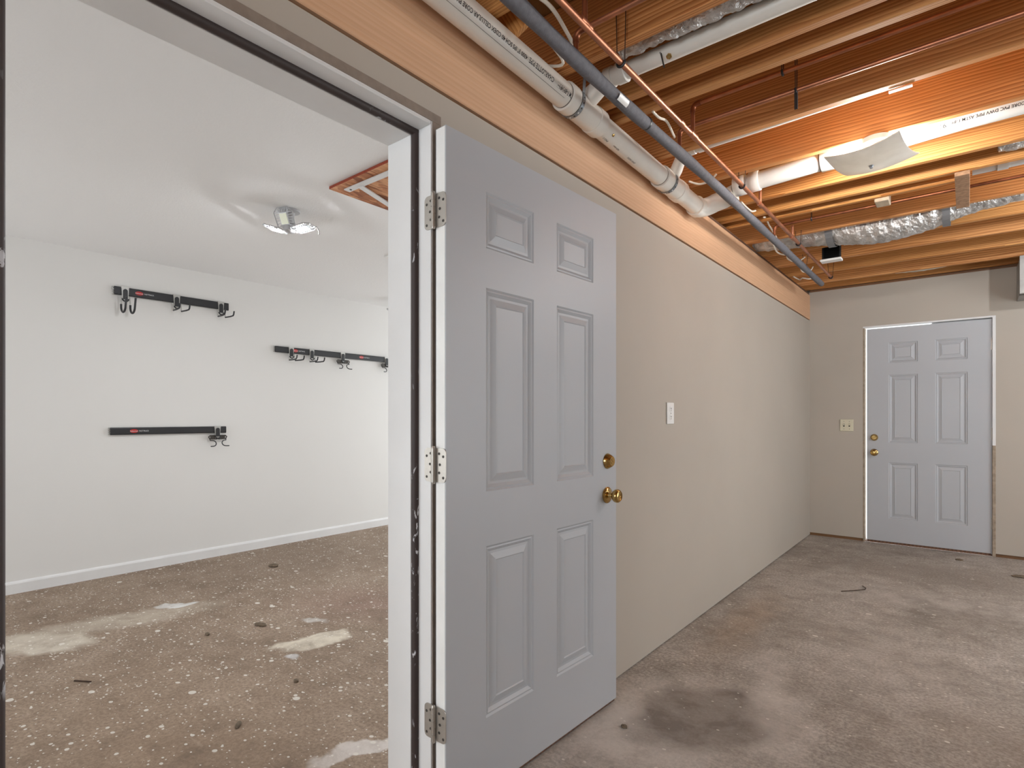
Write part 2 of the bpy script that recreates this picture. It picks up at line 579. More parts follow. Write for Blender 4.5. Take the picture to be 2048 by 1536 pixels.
box(bm, XG, -4.9, YB + .35, YB + .45, 0, 2.42)
box(bm, -3.1, XGS, YB + .35, YB + .45, 0, 2.42)
box(bm, -4.9, -3.1, YB + .35, YB + .45, 2.15, 2.42)
struct('wall_garage_end', bm, M['white_wall'], 'white end wall of the white room with an added fill light opening', 'wall')  # opening added so the near garage fill can enter
bm = NB()
box(bm, XG, -4.75, YF, YF + .1, 0, 2.42)
box(bm, -1.65, XGS, YF, YF + .1, 0, 2.42)
box(bm, -4.75, -1.65, YF, YF + .1, 2.25, 2.42)
struct('wall_garage_front', bm, M['white_wall'], 'white wall around an added wide opening for fill light', 'wall')  # opening added so the far garage fill can enter

bm = NB()
prof = [(0, 0), (.014, 0), (.014, .066), (.010, .076), (.004, .083), (0, .083)]
prism(bm, prof, YB + .45, YF, lambda u, v, w: (XG + u, w, v))
struct('baseboard_garage', bm, M['white_trim'], 'low white baseboard along the long white wall', 'baseboard')

# ------------------------------------------------------------------ open joist ceiling
bm = NB(); box(bm, -1.95, XR + .1, YB - .1, YF + .13, 2.690, 2.712)
ceil = tag(obj('ceiling', bm, M['osb']), 'open ceiling of wooden joists under dark strand board subfloor', 'ceiling', kind='structure')
bm = NB(); box(bm, -1.325, XW + .001, YB, YF - .001, 2.181, 2.428, .003)
obj('beam', bm, M['beam'], ceil)
bm = NB(); box(bm, -1.325, XW - .008, YB, YF - .001, 2.429, ZJ, .001)
obj('bearing_plate', bm, M['dark_plate'], ceil)
JLEN = XR - (-1.92)
bm = NB(); box(bm, -JLEN / 2, JLEN / 2, -.019, .019, 0, .237, .004)
joist_me = None
JY = [.10, .52, .93, 1.34, 1.726, 2.028, 2.158, 2.583, 3.00, 3.448, 3.692, 4.259, 4.68, 5.092, 5.496, 5.905]
for i, yb in enumerate(JY):
    if joist_me is None:
        o = obj('joist', bm, M['joist'], ceil); joist_me = o.data
    else:
        o = bpy.data.objects.new('joist', joist_me); COL.objects.link(o); o.parent = ceil
    o.location = ((XR - 1.92) / 2, yb - .019, ZJ + random.uniform(-.001, .001))
# sister joist that stops at the weathered board
bm = NB(); box(bm, -.94, .94, -.019, .019, 0, .19, .007)
obj('joist', bm, M['joist'], ceil, loc=(-.96, 3.800, ZJ - .003))
bm = NB(); box(bm, -JLEN / 2, JLEN / 2, -.019, .019, 0, .225, .003)
obj('rim_joist', bm, M['joist'], ceil, loc=((XR - 1.92) / 2, 6.262, 2.476))
bm = NB(); box(bm, -.05, .012, 3.66, 4.235, 2.428, 2.449, .002)
obj('nailer_board', bm, M['old_wood'], ceil)
bm = NB(); box(bm, -.415, -.345, 3.815, 3.93, 2.432, 2.49, .004)
obj('block', bm, M['stub_wood'], ceil)
# diagonal orange brace in the first bay above the beam
bm = NB(); box(bm, -.16, .16, -.01, .01, -.05, .05, .002)
o = obj('brace', bm, M['joist'], ceil, loc=(-1.20, 1.40, 2.57)); o.rotation_euler = (0, R(62), R(8))

# ------------------------------------------------------------------ doors
RINGS = [(0, 0), (.006, .0045), (.011, .0035), (.021, .0105), (.029, .0100), (.050, .0035), (.0535, .0062)]


def door_leaf(root, w, h, t, cols, rows, z0):
    """local x along width, front face at y = 0 facing -y, z up"""
    xs = [0] + [c for p in cols for c in p] + [w]
    zs = sorted([z0, h] + [c for p in rows for c in p])
    bm = NB()
    V = {}
    for i, x in enumerate(xs):
        for j, z in enumerate(zs): V[i, j] = bm.verts.new((x, 0, z))
    for i in range(len(xs) - 1):
        for j in range(len(zs) - 1):
            if i in (1, 3) and j in (1, 3, 5): continue
            bm.faces.new((V[i, j], V[i + 1, j], V[i + 1, j + 1], V[i, j + 1]))
    B = [bm.verts.new(p) for p in ((0, t, z0), (w, t, z0), (w, t, h), (0, t, h))]
    nx, nz = len(xs) - 1, len(zs) - 1
    bm.faces.new(B)
    bm.faces.new([V[i, 0] for i in range(nx + 1)] + [B[1], B[0]])
    bm.faces.new([V[i, nz] for i in range(nx, -1, -1)] + [B[3], B[2]])
    bm.faces.new([V[0, j] for j in range(nz, -1, -1)] + [B[0], B[3]])
    bm.faces.new([V[nx, j] for j in range(nz + 1)] + [B[2], B[1]])
    slab = obj('slab', bm, M['door'], root)
    for a, b in cols:
        for lo, hi in rows:
            bm = NB()
            prev = None
            for off, dep in RINGS:
                ring = [bm.verts.new(p) for p in ((a + off, dep, lo + off), (b - off, dep, lo + off), (b - off, dep, hi - off), (a + off, dep, hi - off))]
                if prev:
                    for q in range(4): bm.faces.new((prev[q], prev[(q + 1) % 4], ring[(q + 1) % 4], ring[q]))
                prev = ring
            bm.faces.new(prev)
            obj('panel', bm, M['door'], root)
    return slab


def knob(root, x, z):
    bm = NB()
    lathe(bm, (x, 0, z), (0, -1, 0), [(0, .033), (.004, .0335), (.008, .030), (.011, .020), (.013, .013), (.026, .011), (.030, .014), (.034, .021), (.041, .0265), (.049, .0275), (.056, .0255), (.060, .021), (.0605, .019), (.0585, .0175), (.0595, .012), (.0575, .010), (.058, .004), (.058, 0)], 28)
    return obj('knob', bm, M['brass'], root, True)


def deadbolt(root, x, z, turn):
    bm = NB()
    lathe(bm, (x, 0, z), (0, -1, 0), [(0, .031), (.003, .032), (.008, .030), (.022, .0215), (.024, .019), (.024, 0)], 28)
    d = obj('deadbolt', bm, M['brass'], root, True)
    bm = NB()
    if turn:
        box(bm, -.019, .019, -.033, -.022, -.006, .006, .0025)
    else:
        lathe(bm, (0, -.0235, 0), (0, -1, 0), [(0, .011), (.002, .0105), (.002, 0)], 20)
        box(bm, -.001, .001, -.0265, -.0252, -.005, .005)
    k = obj('thumb_turn' if turn else 'keyway', bm, M['brass'], d, loc=(x, 0, z))
    k.rotation_euler = (0, R(-35), 0)
    return d


A = Vector((-1.171, 1.132)); Bp = Vector((-1.136, 2.080))
W1 = (Bp - A).length
ang = math.atan2(Bp.y - A.y, Bp.x - A.x)
d1 = empty('door_1', (A.x, A.y, 0), ang)
tag(d1, 'grey white six panel door swung wide open against the taupe wall', 'door', kind='structure')
door_leaf(d1, W1, 2.04, .0445, [(.167, .404), (.536, .776)], [(.250, .787), (.958, 1.596), (1.720, 1.896)], .02)
knob(d1, .876, .874)
deadbolt(d1, .880, 1.012, False)
bm = NB(); box(bm, .004, W1 - .004, .006, .039, .008, .021)
obj('door_sweep', bm, M['dark_plate'], d1)
bm = NB(); box(bm, -.0008, .002, .004, .0415, .022, 2.038)
obj('edge_strip', bm, M['white_plastic'], d1)

# hinges (one thing with the open door): leaf on the jamb, leaf on the door's edge, barrel between
LEAF = rrect(0, .040, -.050, .050, .014, 4, '14')
for zc in (1.798, 1.050, .290):
    bm = NB()
    for q in range(5):
        z0 = zc - .050 + q * .020
        lathe(bm, (-1.2135, 1.1215, z0 + .0006), (0, 0, 1), [(0, .0072), (.0188, .0072)], 14)
    lathe(bm, (-1.2135, 1.1215, zc - .055), (0, 0, 1), [(0, .004), (.003, .006), (.108, .006), (.111, .004)], 12)
    hg = obj('hinge', bm, M['nickel'], None, True)
    hg.parent = d1
    hg.matrix_parent_inverse = Matrix.LocRotScale(Vector((A.x, A.y, 0)), Matrix.Rotation(ang, 3, 'Z'), None).inverted()
    for sgn, xo in ((-1, -1.2185), (1, -1.2085)):
        bm = NB()
        prism(bm, LEAF, 0, .0026, lambda u, v, w: (xo + sgn * u, 1.1275 + w - (.0 if sgn < 0 else -.0005), zc + v))
        lf = obj('hinge_leaf', bm, M['nickel'], hg)
        for (u, v) in ((.013, .034), (.030, .026), (.016, .002), (.013, -.022), (.030, -.036)):
            bm = NB()
            lathe(bm, (xo + sgn * u, 1.1278, zc + v), (0, -1, 0), [(0, .0042), (.0010, .0040), (.0010, .0022), (.0004, 0)], 10)
            obj('screw', bm, M['screw'], hg)

# door frame of the open doorway
fr = empty('trim_1', (XW, .65, 0))
tag(fr, 'white rabbeted door frame with dark weatherstrip around the open doorway', 'door frame', kind='structure')


def child(name, bm, m, parent, smooth=False):
    o = obj(name, bm, m, None, smooth)
    o.parent = parent
    o.matrix_parent_inverse = Matrix.Translation(-parent.location)
    return o


JR, JL, HZ = 1.130, .178, 2.061
bm = NB(); box(bm, XGS - .004, XW + .001, JR, OY1, 0, HZ + .0335, .0015); child('jamb', bm, M['white_trim'], fr)
bm = NB(); box(bm, XGS - .004, XW + .001, OY0, JL, 0, HZ + .0335, .0015); child('jamb', bm, M['white_trim'], fr)
bm = NB(); box(bm, XGS - .004, XW + .001, JL, JR, HZ, HZ + .034, .0015); child('head_jamb', bm, M['white_trim'], fr)
bm = NB(); box(bm, XGS - .003, -1.309, JR - .013, JR, 0, HZ - .012, .0015); child('stop', bm, M['white_trim'], fr)
bm = NB(); box(bm, XGS - .003, -1.309, JL, JL + .013, 0, HZ - .012, .0015); child('stop', bm, M['white_trim'], fr)
bm = NB(); box(bm, XGS - .003, -1.309, JL, JR, HZ - .013, HZ, .0015); child('stop', bm, M['white_trim'], fr)


def strip_mat():
    k = NT('dark_weatherstrip', .6)
    v = k.co((1, 1, .35))
    n1 = k.noise(v, 60, 4, .6, .8)
    n2 = k.noise(k.co(), 3.2, 2)
    m_ = k.math('MULTIPLY', k.ramp(n1, [(.60, 0.0), (.63, 1.0)]), k.ramp(n2, [(.54, 0.0), (.60, 1.0)]))
    k.base(k.mix(m_, srgb(58, 46, 43), srgb(205, 205, 208)))
    return k.m


M['weather'] = strip_mat()
for pts in ([(-1.298, JR - .004, 0), (-1.298, JR - .004, HZ - .006)], [(-1.298, JL + .004, 0), (-1.298, JL + .004, HZ - .006)], [(-1.298, JL, HZ - .004), (-1.298, JR, HZ - .004)]):
    bm = NB(); tube(bm, pts, .0125, 10); child('weatherstrip', bm, M['weather'], fr, True)
# bare jamb edge facing the basement
bm = NB(); box(bm, XW, XW + .003, JR + .006, OY1 + .004, 0, HZ + .0095); child('jamb_edge', bm, M['jamb_edge'], fr)
bm = NB(); box(bm, XW, XW + .003, JL, OY1 + .004, HZ + .010, HZ + .036); child('jamb_edge', bm, M['jamb_edge'], fr)
bm = NB(); box(bm, -1.30, XGS + .02, JL, JR, 0, .012, .002); child('threshold', bm, M['old_wood'], fr)

# closed far door
d2 = empty('door_2', (-.746, YF + .018, 0))
tag(d2, 'closed white six panel door with brass knob in the end wall', 'door', kind='structure')
leaf2 = door_leaf(d2, .912, 2.036, .0445, [(.175, .396), (.524, .750)], [(.238, .767), (.953, 1.592), (1.704, 1.894)], .022)
knob(d2, .060, .857)
deadbolt(d2, .060, 1.000, True)
for zc in (1.82, 1.05, .28):
    bm = NB(); lathe(bm, (.917, -.004, zc - .05), (0, 0, 1), [(0, .006), (.1, .006)], 12)
    box(bm, .905, .915, -.002, .001, zc - .05, zc + .05)
    obj('hinge', bm, M['nickel'], d2)
bm = NB(); box(bm, .002, .905, .004, .040, .004, .023); obj('door_sweep', bm, M['dark_plate'], d2)
f2 = empty('trim_2', (-.29, YF, 0))
tag(f2, 'worn uncased white frame around the closed door in the end wall', 'door frame', kind='structure')
bm = NB(); box(bm, FX0, -.762, YF - .002, YF + .13, 0, FZ, .001); child('jamb', bm, M['worn_jamb'], f2)
bm = NB(); box(bm, .168, FX1, YF - .002, YF + .13, .95, FZ, .001); child('jamb', bm, M['white_trim'], f2)
bm = NB(); box(bm, .168, FX1, YF - .001, YF + .13, 0, .95, .001); child('jamb', bm, M['worn_jamb'], f2)
bm = NB(); box(bm, FX0, FX1, YF - .003, YF + .13, 2.047, FZ, .001); child('head_jamb', bm, M['white_trim'], f2)
bm = NB(); box(bm, .150, .170, YF + .068, YF + .11, 0, 2.05); child('stop', bm, M['white_trim'], f2)
bm = NB(); box(bm, -.25, .170, YF + .066, YF + .108, 2.02, 2.05); child('stop', bm, M['white_trim'], f2)
bm = NB(); box(bm, -.77, .175, YF + .02, YF + .13, 0, .006, .001); child('threshold', bm, M['sole'], f2)

# ------------------------------------------------------------------ lettering helper


def text_bm(body, size, width=None, bold=False):
    c = bpy.data.curves.new('t', 'FONT')
    c.body = body; c.size = size; c.resolution_u = 2
    if bold: c.offset = size * .012
    o = bpy.data.objects.new('t', c)
    COL.objects.link(o)
    bpy.context.view_layer.update()
    me = bpy.data.meshes.new_from_object(o.evaluated_get(bpy.context.evaluated_depsgraph_get()))
    bpy.data.objects.remove(o); bpy.data.curves.remove(c)
    bm = NB(); bm.from_mesh(me); bpy.data.meshes.remove(me)
    x1 = max(v.co.x for v in bm.verts); x0 = min(v.co.x for v in bm.verts)
    k = (width / (x1 - x0)) if width else 1
    for v in bm.verts: v.co.x = (v.co.x - x0) * k
    return bm


def wrap(body, cap, width, r, place, bold=True):
    """place(s, angle_offset_m, r) -> world point; s runs with the reading direction"""
    bm = text_bm(body, cap / .70, width, bold)
    bmesh.ops.triangulate(bm, faces=bm.faces)
    for v in bm.verts: v.co = Vector(place(v.co.x, v.co.y, r))
    return bm


# ------------------------------------------------------------------ big drain pipe along the beam
XP = -1.168


def zp(y): return 2.404 - .021 * (y - 1.2)


def main_tube(y0, y1, r): 
    return [(XP, y0, zp(y0)), (XP, y1, zp(y1))], r


dp = empty('drain_pipe', (XP, 1.7, 2.36))
tag(dp, 'big grey white plastic drain pipe with black lettering along the beam', 'pipe')
bm = NB(); tube(bm, *main_tube(-.6, 1.76, .0445), n=32); child('pipe', bm, M['pvc'], dp, True)
bm = NB(); tube(bm, *main_tube(1.95, 2.60, .0445), n=32); child('pipe', bm, M['pvc'], dp, True)
bm = NB(); tube(bm, *main_tube(2.80, 3.05, .0445), n=32); child('pipe', bm, M['pvc'], dp, True)


def hubs(name, segs, extra=None):
    bm = NB()
    for y0, y1, r in segs:
        p0, p1 = Vector((XP, y0, zp(y0))), Vector((XP, y1, zp(y1)))
        ax = (p1 - p0); L = ax.length
        lathe(bm, p0, ax, [(0, r - .008), (0, r - .002), (.002, r), (L - .002, r), (L, r - .002), (L, r - .008)], 32)
    if extra: extra(bm)
    return child(name, bm, M['pvc'], dp, True)


def wye1(bm):
    tube(bm, [(XP, 1.855, 2.400), (-1.120, 1.865, 2.437), (-1.085, 1.87, 2.462), (-1.05, 1.87, 2.474)], [.036, .036, .034, .034], 20)


def wye2(bm):
    tube(bm, [(XP, 2.70, 2.378), (-1.120, 2.668, 2.425), (-1.085, 2.64, 2.462), (-1.05, 2.628, 2.472)], [.030, .030, .028, .028], 20)


hubs('tee_fitting', [(1.735, 1.785, .0535), (1.784, 1.935, .0505), (1.934, 1.990, .0535)], wye1)
hubs('tee_fitting', [(2.580, 2.630, .0535), (2.629, 2.775, .0505), (2.774, 2.825, .0535)], wye2)
bm = NB()
lathe(bm, (XP, 3.035, zp(3.035)), (0, 1, -.02), [(0, .046), (0, .0515), (.002, .0535), (.042, .0535), (.044, .050)], 32)
pts = [Vector((XP, 3.07, zp(3.07)))] + [Vector((XP + .075 - .075 * math.cos(t), 3.075 + .068 * math.sin(t), zp(3.1) + .030 * (t / (math.pi / 2)) ** 1.5)) for t in [math.pi / 2 * i / 8 for i in range(9)]] + [Vector((-1.045, 3.145, 2.402)), Vector((-.985, 3.14, 2.418))]
tube(bm, pts, .0495, 28)
child('elbow', bm, M['pvc'], dp, True)
for y in (1.762, 1.960, 2.604, 2.80, 3.034):
    bm = NB(); tube(bm, *main_tube(y - (.031 if y in (1.762, 2.604) else -.031), y - (.027 if y in (1.762, 2.604) else -.035), .0452), n=32)
    child('joint_ring', bm, M['ring_gap'], dp, True)

PHI = R(-17)


def on_main(y_start, off=0.0):
    def f(s, t, r):
        y = y_start - s
        a = PHI - (t + off) / r
        return (XP + r * math.cos(a), y, zp(y) + r * math.sin(a))
    return f


RP = .0449
for body, cap, wid, ys, off in (('CHARLOTTE PIPE', .0155, .142, 1.615, -.002), ('4300 3" IPS SCH 40 CDEX CELLULAR CORE PVC DWV PIPE ASTM F-891-91', .0125, .52, 1.462, 0), ('ASTM F-891-91', .0150, .10, 1.755, .0), ('NSF-dwv', .006, .035, 1.675, .006), ('____________', .004, .045, 1.680, .000), ('____________', .004, .045, 1.680, .016)):
    child('lettering', wrap(body, cap, wid, RP, on_main(ys, off)), M['ink'], dp)
for body, cap, wid, ys in (('PVC-1', .009, .035, 2.055), ('NSF-dwv', .008, .05, 2.15), ('DWV 3X3X2', .009, .07, 2.30)):
    child('lettering', wrap(body, cap, wid, RP, on_main(ys, .046)), M['ink'], dp)
# seam line scribed along the pipe
bm = NB(); tube(bm, [(XP + .0449 * math.cos(R(-52)), y, zp(y) + .0449 * math.sin(R(-52))) for y in (.2, 1.7)], .0006, 6)
child('seam_line', bm, M['ring_gap'], dp)
bm = NB(); lathe(bm, (XP + .0445 * math.cos(R(-40)), 2.05, zp(2.05) + .0445 * math.sin(R(-40))), (.77, 0, -.64), [(0, .006), (.004, .006), (.005, .003)], 12)
child('plug_screw', bm, M['brass'], dp)

# perforated hanger straps
for y, lab in ((1.795, 'perforated metal strap around the drain pipe fitting nearest the open door'), (2.665, 'perforated metal strap around the drain pipe fitting nearest the elbow')):
    st = empty('pipe_strap', (XP, y, ZJ)); tag(st, lab, 'strap', 'straps on the drain pipe')
    bm = NB()
    rr = .0545
    path = [Vector((XP + .052, y + .012, 2.53))] + [Vector((XP + rr * math.cos(R(a)), y, zp(y) + rr * math.sin(R(a)))) for a in range(20, -201, -10)] + [Vector((XP - .054, y, 2.425))]
    for a, b in zip(path[:-1], path[1:]):
        t = (b - a).normalized(); nrm = t.cross(Vector((0, 1, 0))).normalized() * .0009
        vs = [bm.verts.new(p + Vector((0, w, 0)) + s * nrm) for p in (a, b) for w in (-.009, .009) for s in (-1, 1)]
        bmesh.ops.convex_hull(bm, input=vs)
    child('band', bm, M['strap'], st)
    for q in range(1, len(path) - 1, 2):
        p = path[q]; nn = Vector((p.x - XP, 0, p.z - zp(y))).normalized()
        bm = NB(); lathe(bm, p + nn * .0004, nn, [(0, .0036), (.0012, .0036)], 10)
        child('hole', bm, M['white_plastic' if q % 4 == 1 and q > 8 else 'screw'], st)
    for zz in (2.47, 2.505):
        bm = NB(); lathe(bm, (XP + .0535, y + .006 + (zz - 2.47) * .1, zz), (1, 0, 0), [(0, .0045), (.003, .0045)], 10); child('hole', bm, M['screw'], st)

# ------------------------------------------------------------------ branch drain in the foil bay
b1 = empty('drain_branch', (-.3, 1.87, 2.45)); tag(b1, 'narrow grey white drain pipe running between joists beside foil duct', 'pipe')
bm = NB(); tube(bm, [(-1.0, 1.87, 2.476), (XR - .1, 1.87, 2.470)], .0300, 24); child('pipe', bm, M['pvc'], b1, True)
bm = NB(); lathe(bm, (-1.062, 1.87, 2.4755), (1, 0, 0), [(0, .034), (.001, .0375), (.030, .0375), (.031, .034), (.048, .034), (.049, .0375), (.084, .0375), (.086, .031)], 24)
child('coupling', bm, M['pvc_white'], b1, True)
bm = NB(); tube(bm, [(-.832, 1.845, 2.468), (-.800, 1.80, 2.385)], .0028, 8); lathe(bm, (-.832, 1.845, 2.466), (-.3, .4, .9), [(0, .006), (.004, .006)], 8)
child('screw', bm, M['screw'], b1)
bm = NB(); lathe(bm, (-.805, 1.853, 2.452), (0, -.5, -.9), [(0, .010), (.006, .010), (.007, .006)], 6); child('nut', bm, M['brass'], b1)

# branch drain behind the ceiling lamp
YB2 = 3.135


def zb2(x): return 2.494 + .046 * (x - .0) if x < 0 else 2.494 + .012 * x


b2 = empty('drain_branch', (-.3, YB2, 2.43)); tag(b2, 'white lettered drain pipe running behind the ceiling lamp', 'pipe')
bm = NB(); tube(bm, [(-.93, YB2, zb2(-.93)), (0, YB2, zb2(0)), (XR - .1, YB2, zb2(XR))], .0445, 28); child('pipe', bm, M['pvc_white'], b2, True)
for x0, x1 in ((-.985, -.925), (-.905, -.855), (-.565, -.39)):
    bm = NB(); lathe(bm, (x0, YB2, zb2(x0)), (1, 0, .045), [(0, .045), (0, .051), (.003, .0525), (x1 - x0 - .003, .0525), (x1 - x0, .051), (x1 - x0, .044)], 28)
    child('coupling', bm, M['pvc_white'], b2, True)
bm = NB(); lathe(bm, (-.570, YB2, zb2(-.57)), (1, 0, .045), [(0, .0455), (.005, .0455)], 28); child('joint_ring', bm, M['ring_gap'], b2, True)


def on_b2(x_start, r0=0.0):
    phi = math.atan2(1.19 - 2.49, -YB2)          # towards lower near side
    def f(s, t, r):
        x = x_start - s
        a = phi - R(6) - t / r * -1.0
        return (x, YB2 + r * math.cos(a), zb2(x) + r * math.sin(a))
    return f


child('lettering', wrap('4300 3" IPS SCH 40 CDEX CELLULAR CORE PVC DWV PIPE ASTM F-891-', .0125, .52, RP, on_b2(.455)), M['ink'], b2)
child('lettering', wrap('91', .018, .022, RP, on_b2(-.070)), M['ink'], b2)
child('lettering', wrap('NSF-dwv', .006, .035, RP, on_b2(-.125)), M['ink'], b2)

# slim white branch under the joist
b3 = empty('drain_branch', (-.5, 2.625, 2.45)); tag(b3, 'slim white pipe tucked against the underside of a joist', 'pipe')
bm = NB(); tube(bm, [(-1.04, 2.628, 2.484), (-.2, 2.628, 2.502), (.9, 2.628, 2.53)], .0240, 20); child('pipe', bm, M['pvc_white'], b3, True)
bm = NB(); lathe(bm, (-1.045, 2.628, 2.483), (1, 0, .02), [(0, .0285), (.035, .0285), (.036, .024), (.05, .024), (.051, .0285), (.085, .0285), (.087, .024)], 20)
child('coupling', bm, M['pvc_white'], b3, True)
bm = NB(); box(bm, -.235, -.160, 2.588, 2.606, 2.4475, 2.4515); child('clip', bm, M['white_plastic'], b3)

# grey pipe in a far bay
b4 = empty('grey_pipe', (.3, 3.93, 2.50)); tag(b4, 'pale grey plastic pipe with a coupling beside the weathered nailer board', 'pipe')
bm = NB(); tube(bm, [(.022, 3.93, 2.535), (1.4, 3.93, 2.545)], .028, 20); child('pipe', bm, M['pvc_grey'], b4, True)
bm = NB(); lathe(bm, (.125, 3.93, 2.536), (1, 0, 0), [(0, .028), (0, .033), (.045, .033), (.045, .028)], 20); child('coupling', bm, M['pvc_grey'], b4, True)

# ------------------------------------------------------------------ insulated pipe and its copper branches
XI, ZI = -.985, 2.360
ip = empty('insulated_pipe', (XI, 3.0, ZI - .023)); tag(ip, 'grey foam covered water pipe running under the joists', 'pipe')
bm = NB()
n = 60
ys = [-.4 + (2.045 + .4) * i / n for i in range(n + 1)]
tube(bm, [(XI + .004 * math.sin(y * 3), y, ZI + .006 * math.sin(y * 2.3)) for y in ys], [.0235 + .0012 * math.sin(y * 17) for y in ys], 18)
child('foam_sleeve', bm, M['foam'], ip, True)
ys = [2.052 + (5.50 - 2.052) * i / 80 for i in range(81)]
bm = NB()
tube(bm, [(XI + .004 * math.sin(y * 3), y, ZI + .006 * math.sin(y * 2.3)) for y in ys], [.0228 + .0014 * math.sin(y * 11) for y in ys], 18)
child('foam_sleeve', bm, M['foam'], ip, True)
bm = NB(); tube(bm, [(XI, 2.043, ZI - .004), (XI, 2.054, ZI - .004)], .0248, 18); child('tape_band', bm, M['black'], ip, True)
bm = NB()
for s in range(6):
    a0 = R(-64 + s * 9)
    vs = [(XI - .001 + .0262 * math.cos(a), y, ZI - .0035 + .0262 * math.sin(a)) for a, y in ((a0, 1.79), (a0 + R(9), 1.79), (a0 + R(9), 1.86), (a0, 1.86))]
    bm.faces.new([bm.verts.new(p) for p in vs])
child('sticker', bm, M['white_plastic'], ip)


def copper_run(parent, x0, y, z0, z1, x_end, r=.0085, old=True):
    """riser from z0 to z1 at x0, elbow, then a run towards +x"""
    bm = NB(); tube(bm, [(x0, y, z0), (x0, y, z1 - .02)], r, 12); child('riser', bm, M['copper_old'], parent, True)
    bm = NB()
    tube(bm, [(x0, y, z1 - .032)] + [tuple(p) for p in arc((x0 + .022, y, z1 - .022), (-1, 0, 0), (0, 0, 1), .022, 0, 90, 6)] + [(x0 + .034, y, z1)], r + .002, 12)
    child('elbow', bm, M['copper_old'], parent, True)
    bm = NB(); tube(bm, [(x0 + .02, y, z1), (x_end, y, z1 + .004)], r, 12); child('branch', bm, M['copper' if not old else 'copper_old'], parent, True)


copper_run(ip, XI, 2.378, ZI + .02, 2.462, XR - .1, .0085, False)
copper_run(ip, XI, 1.535, ZI + .02, 2.440, XR - .1, .0085, False)
copper_run(ip, XI, 3.945, ZI + .02, 2.452, XR - .1, .0085)

XC, ZC = -.895, 2.380
cp = empty('copper_pipe', (XC, 3.0, ZC - .012)); tag(cp, 'bare copper water pipe running alongside the grey foam pipe', 'pipe')
bm = NB(); tube(bm, [(XC, -.4, ZC), (XC, 1.5, ZC - .006), (XC, 3.0, ZC + .003), (XC, 5.42, ZC + .004)], .0105, 16); child('main_run', bm, M['copper'], cp, True)
for y in (1.445, 2.300, 3.29, 4.03, 2.19):
    bm = NB(); lathe(bm, (XC, y - .028, ZC), (0, 1, 0), [(0, .0105), (0, .0128), (.018, .0128), (.019, .0120), (.040, .0120), (.041, .0128), (.058, .0128), (.058, .0105)] if y != 2.19 else [(0, .0105), (0, .0122), (.03, .0122), (.03, .0105)], 16)
    child('tee' if y != 2.19 else 'coupling', bm, M['copper'], cp, True)
copper_run(cp, XC, 2.300, ZC + .005, 2.506, XR - .1, .0085, False)
bm = NB(); tube(bm, [(XC, 1.445, ZC), (XC, 1.445, 2.50)], .0085, 12); child('riser', bm, M['copper_old'], cp, True)
bm = NB(); tube(bm, [(XC, 1.445, 2.475)] + [tuple(p) for p in arc((XC + .022, 1.445, 2.485), (-1, 0, 0), (0, 0, 1), .022, 0, 90, 6)] + [(XR - .2, 1.445, 2.507)], .0095, 12); child('branch', bm, M['copper_old'], cp, True)
bm = NB(); tube(bm, [(XC, 3.29, ZC), (XC, 3.29, 2.50)], .0085, 12); child('riser', bm, M['copper'], cp, True)
bm = NB(); tube(bm, [(XC, 4.03, ZC), (XC, 4.03, 2.46)], .0085, 12); child('riser', bm, M['copper'], cp, True)
for yy, zz in ((1.40, .010), (1.475, -.004)):
    bm = NB(); bmesh.ops.create_icosphere(bm, subdivisions=1, radius=.006)
    for v in bm.verts: v.co = Vector((XC - .007, yy, ZC - .006)) + Vector((v.co.x, v.co.y * 1.6, v.co.z)) * random.uniform(.7, 1.2)
    child('patina', bm, M['green_patina'], cp)


def hanger(x, y, z, r, spread, top, axis, lab, grp=None, tail=0):
    h = empty('pipe_hanger', (x, y, z)); tag(h, lab, 'hanger', grp)
    bm = NB()
    ax = Vector(axis)
    side = Vector((0, 0, 1)).cross(ax)
    c = Vector((x, y, z))
    tube(bm, arc(c, side, Vector((0, 0, 1)), r + .003, -190, 10, 12), .0042, 8)
    child('clamp', bm, M['black'], h, True)
    for s in (-1, 1):
        bm = NB(); tube(bm, [c + side * s * (r + .003) + Vector((0, 0, .002)), c + side * s * spread + Vector((0, 0, top - z))], .0018, 6)
        child('wire', bm, M['wire_dark'], h)
    if tail:
        bm = NB(); box(bm, x - .006, x + .006, y - .002, y + .002, z - tail, z + .004); child('tail', bm, M['black'], h)


hanger(XC, 1.672, ZC - .005, .011, .018, 2.56, (0, 1, 0), 'black clip holding the copper pipe next to the foil wrapped bay', 'black pipe clips')
hanger(XC, 2.965, ZC + .001, .011, .018, 2.48, (0, 1, 0), 'black clip holding the copper pipe in front of the white lettered drain', 'black pipe clips')
hanger(XC, 4.20, ZC + .002, .011, .018, 2.47, (0, 1, 0), 'black clip holding the copper pipe in front of the sagging foil duct', 'black pipe clips')
hanger(XC, 5.37, ZC + .003, .011, .03, 2.60, (0, 1, 0), 'black clip at the end of the copper pipe below the black box', 'black pipe clips')
hanger(-.545, 2.30, 2.508, .009, .016, 2.60, (1, 0, 0), 'black clip on the upper copper branch', 'black pipe clips')
hanger(-.515, 2.378, 2.464, .009, .016, 2.60, (1, 0, 0), 'black clip with a hanging strap end on the lower copper branch', 'black pipe clips', tail=.075)
hanger(-.765, 3.945, 2.453, .009, .014, 2.56, (1, 0, 0), 'black clip on the thin copper branch beyond the doubled joist', 'black pipe clips')
hanger(-1.02, 5.02, 2.40, .006, .02, 2.52, (0, 1, 0), 'black clip beside the far end of the grey foam pipe', 'black pipe clips')

# ------------------------------------------------------------------ foil ducts


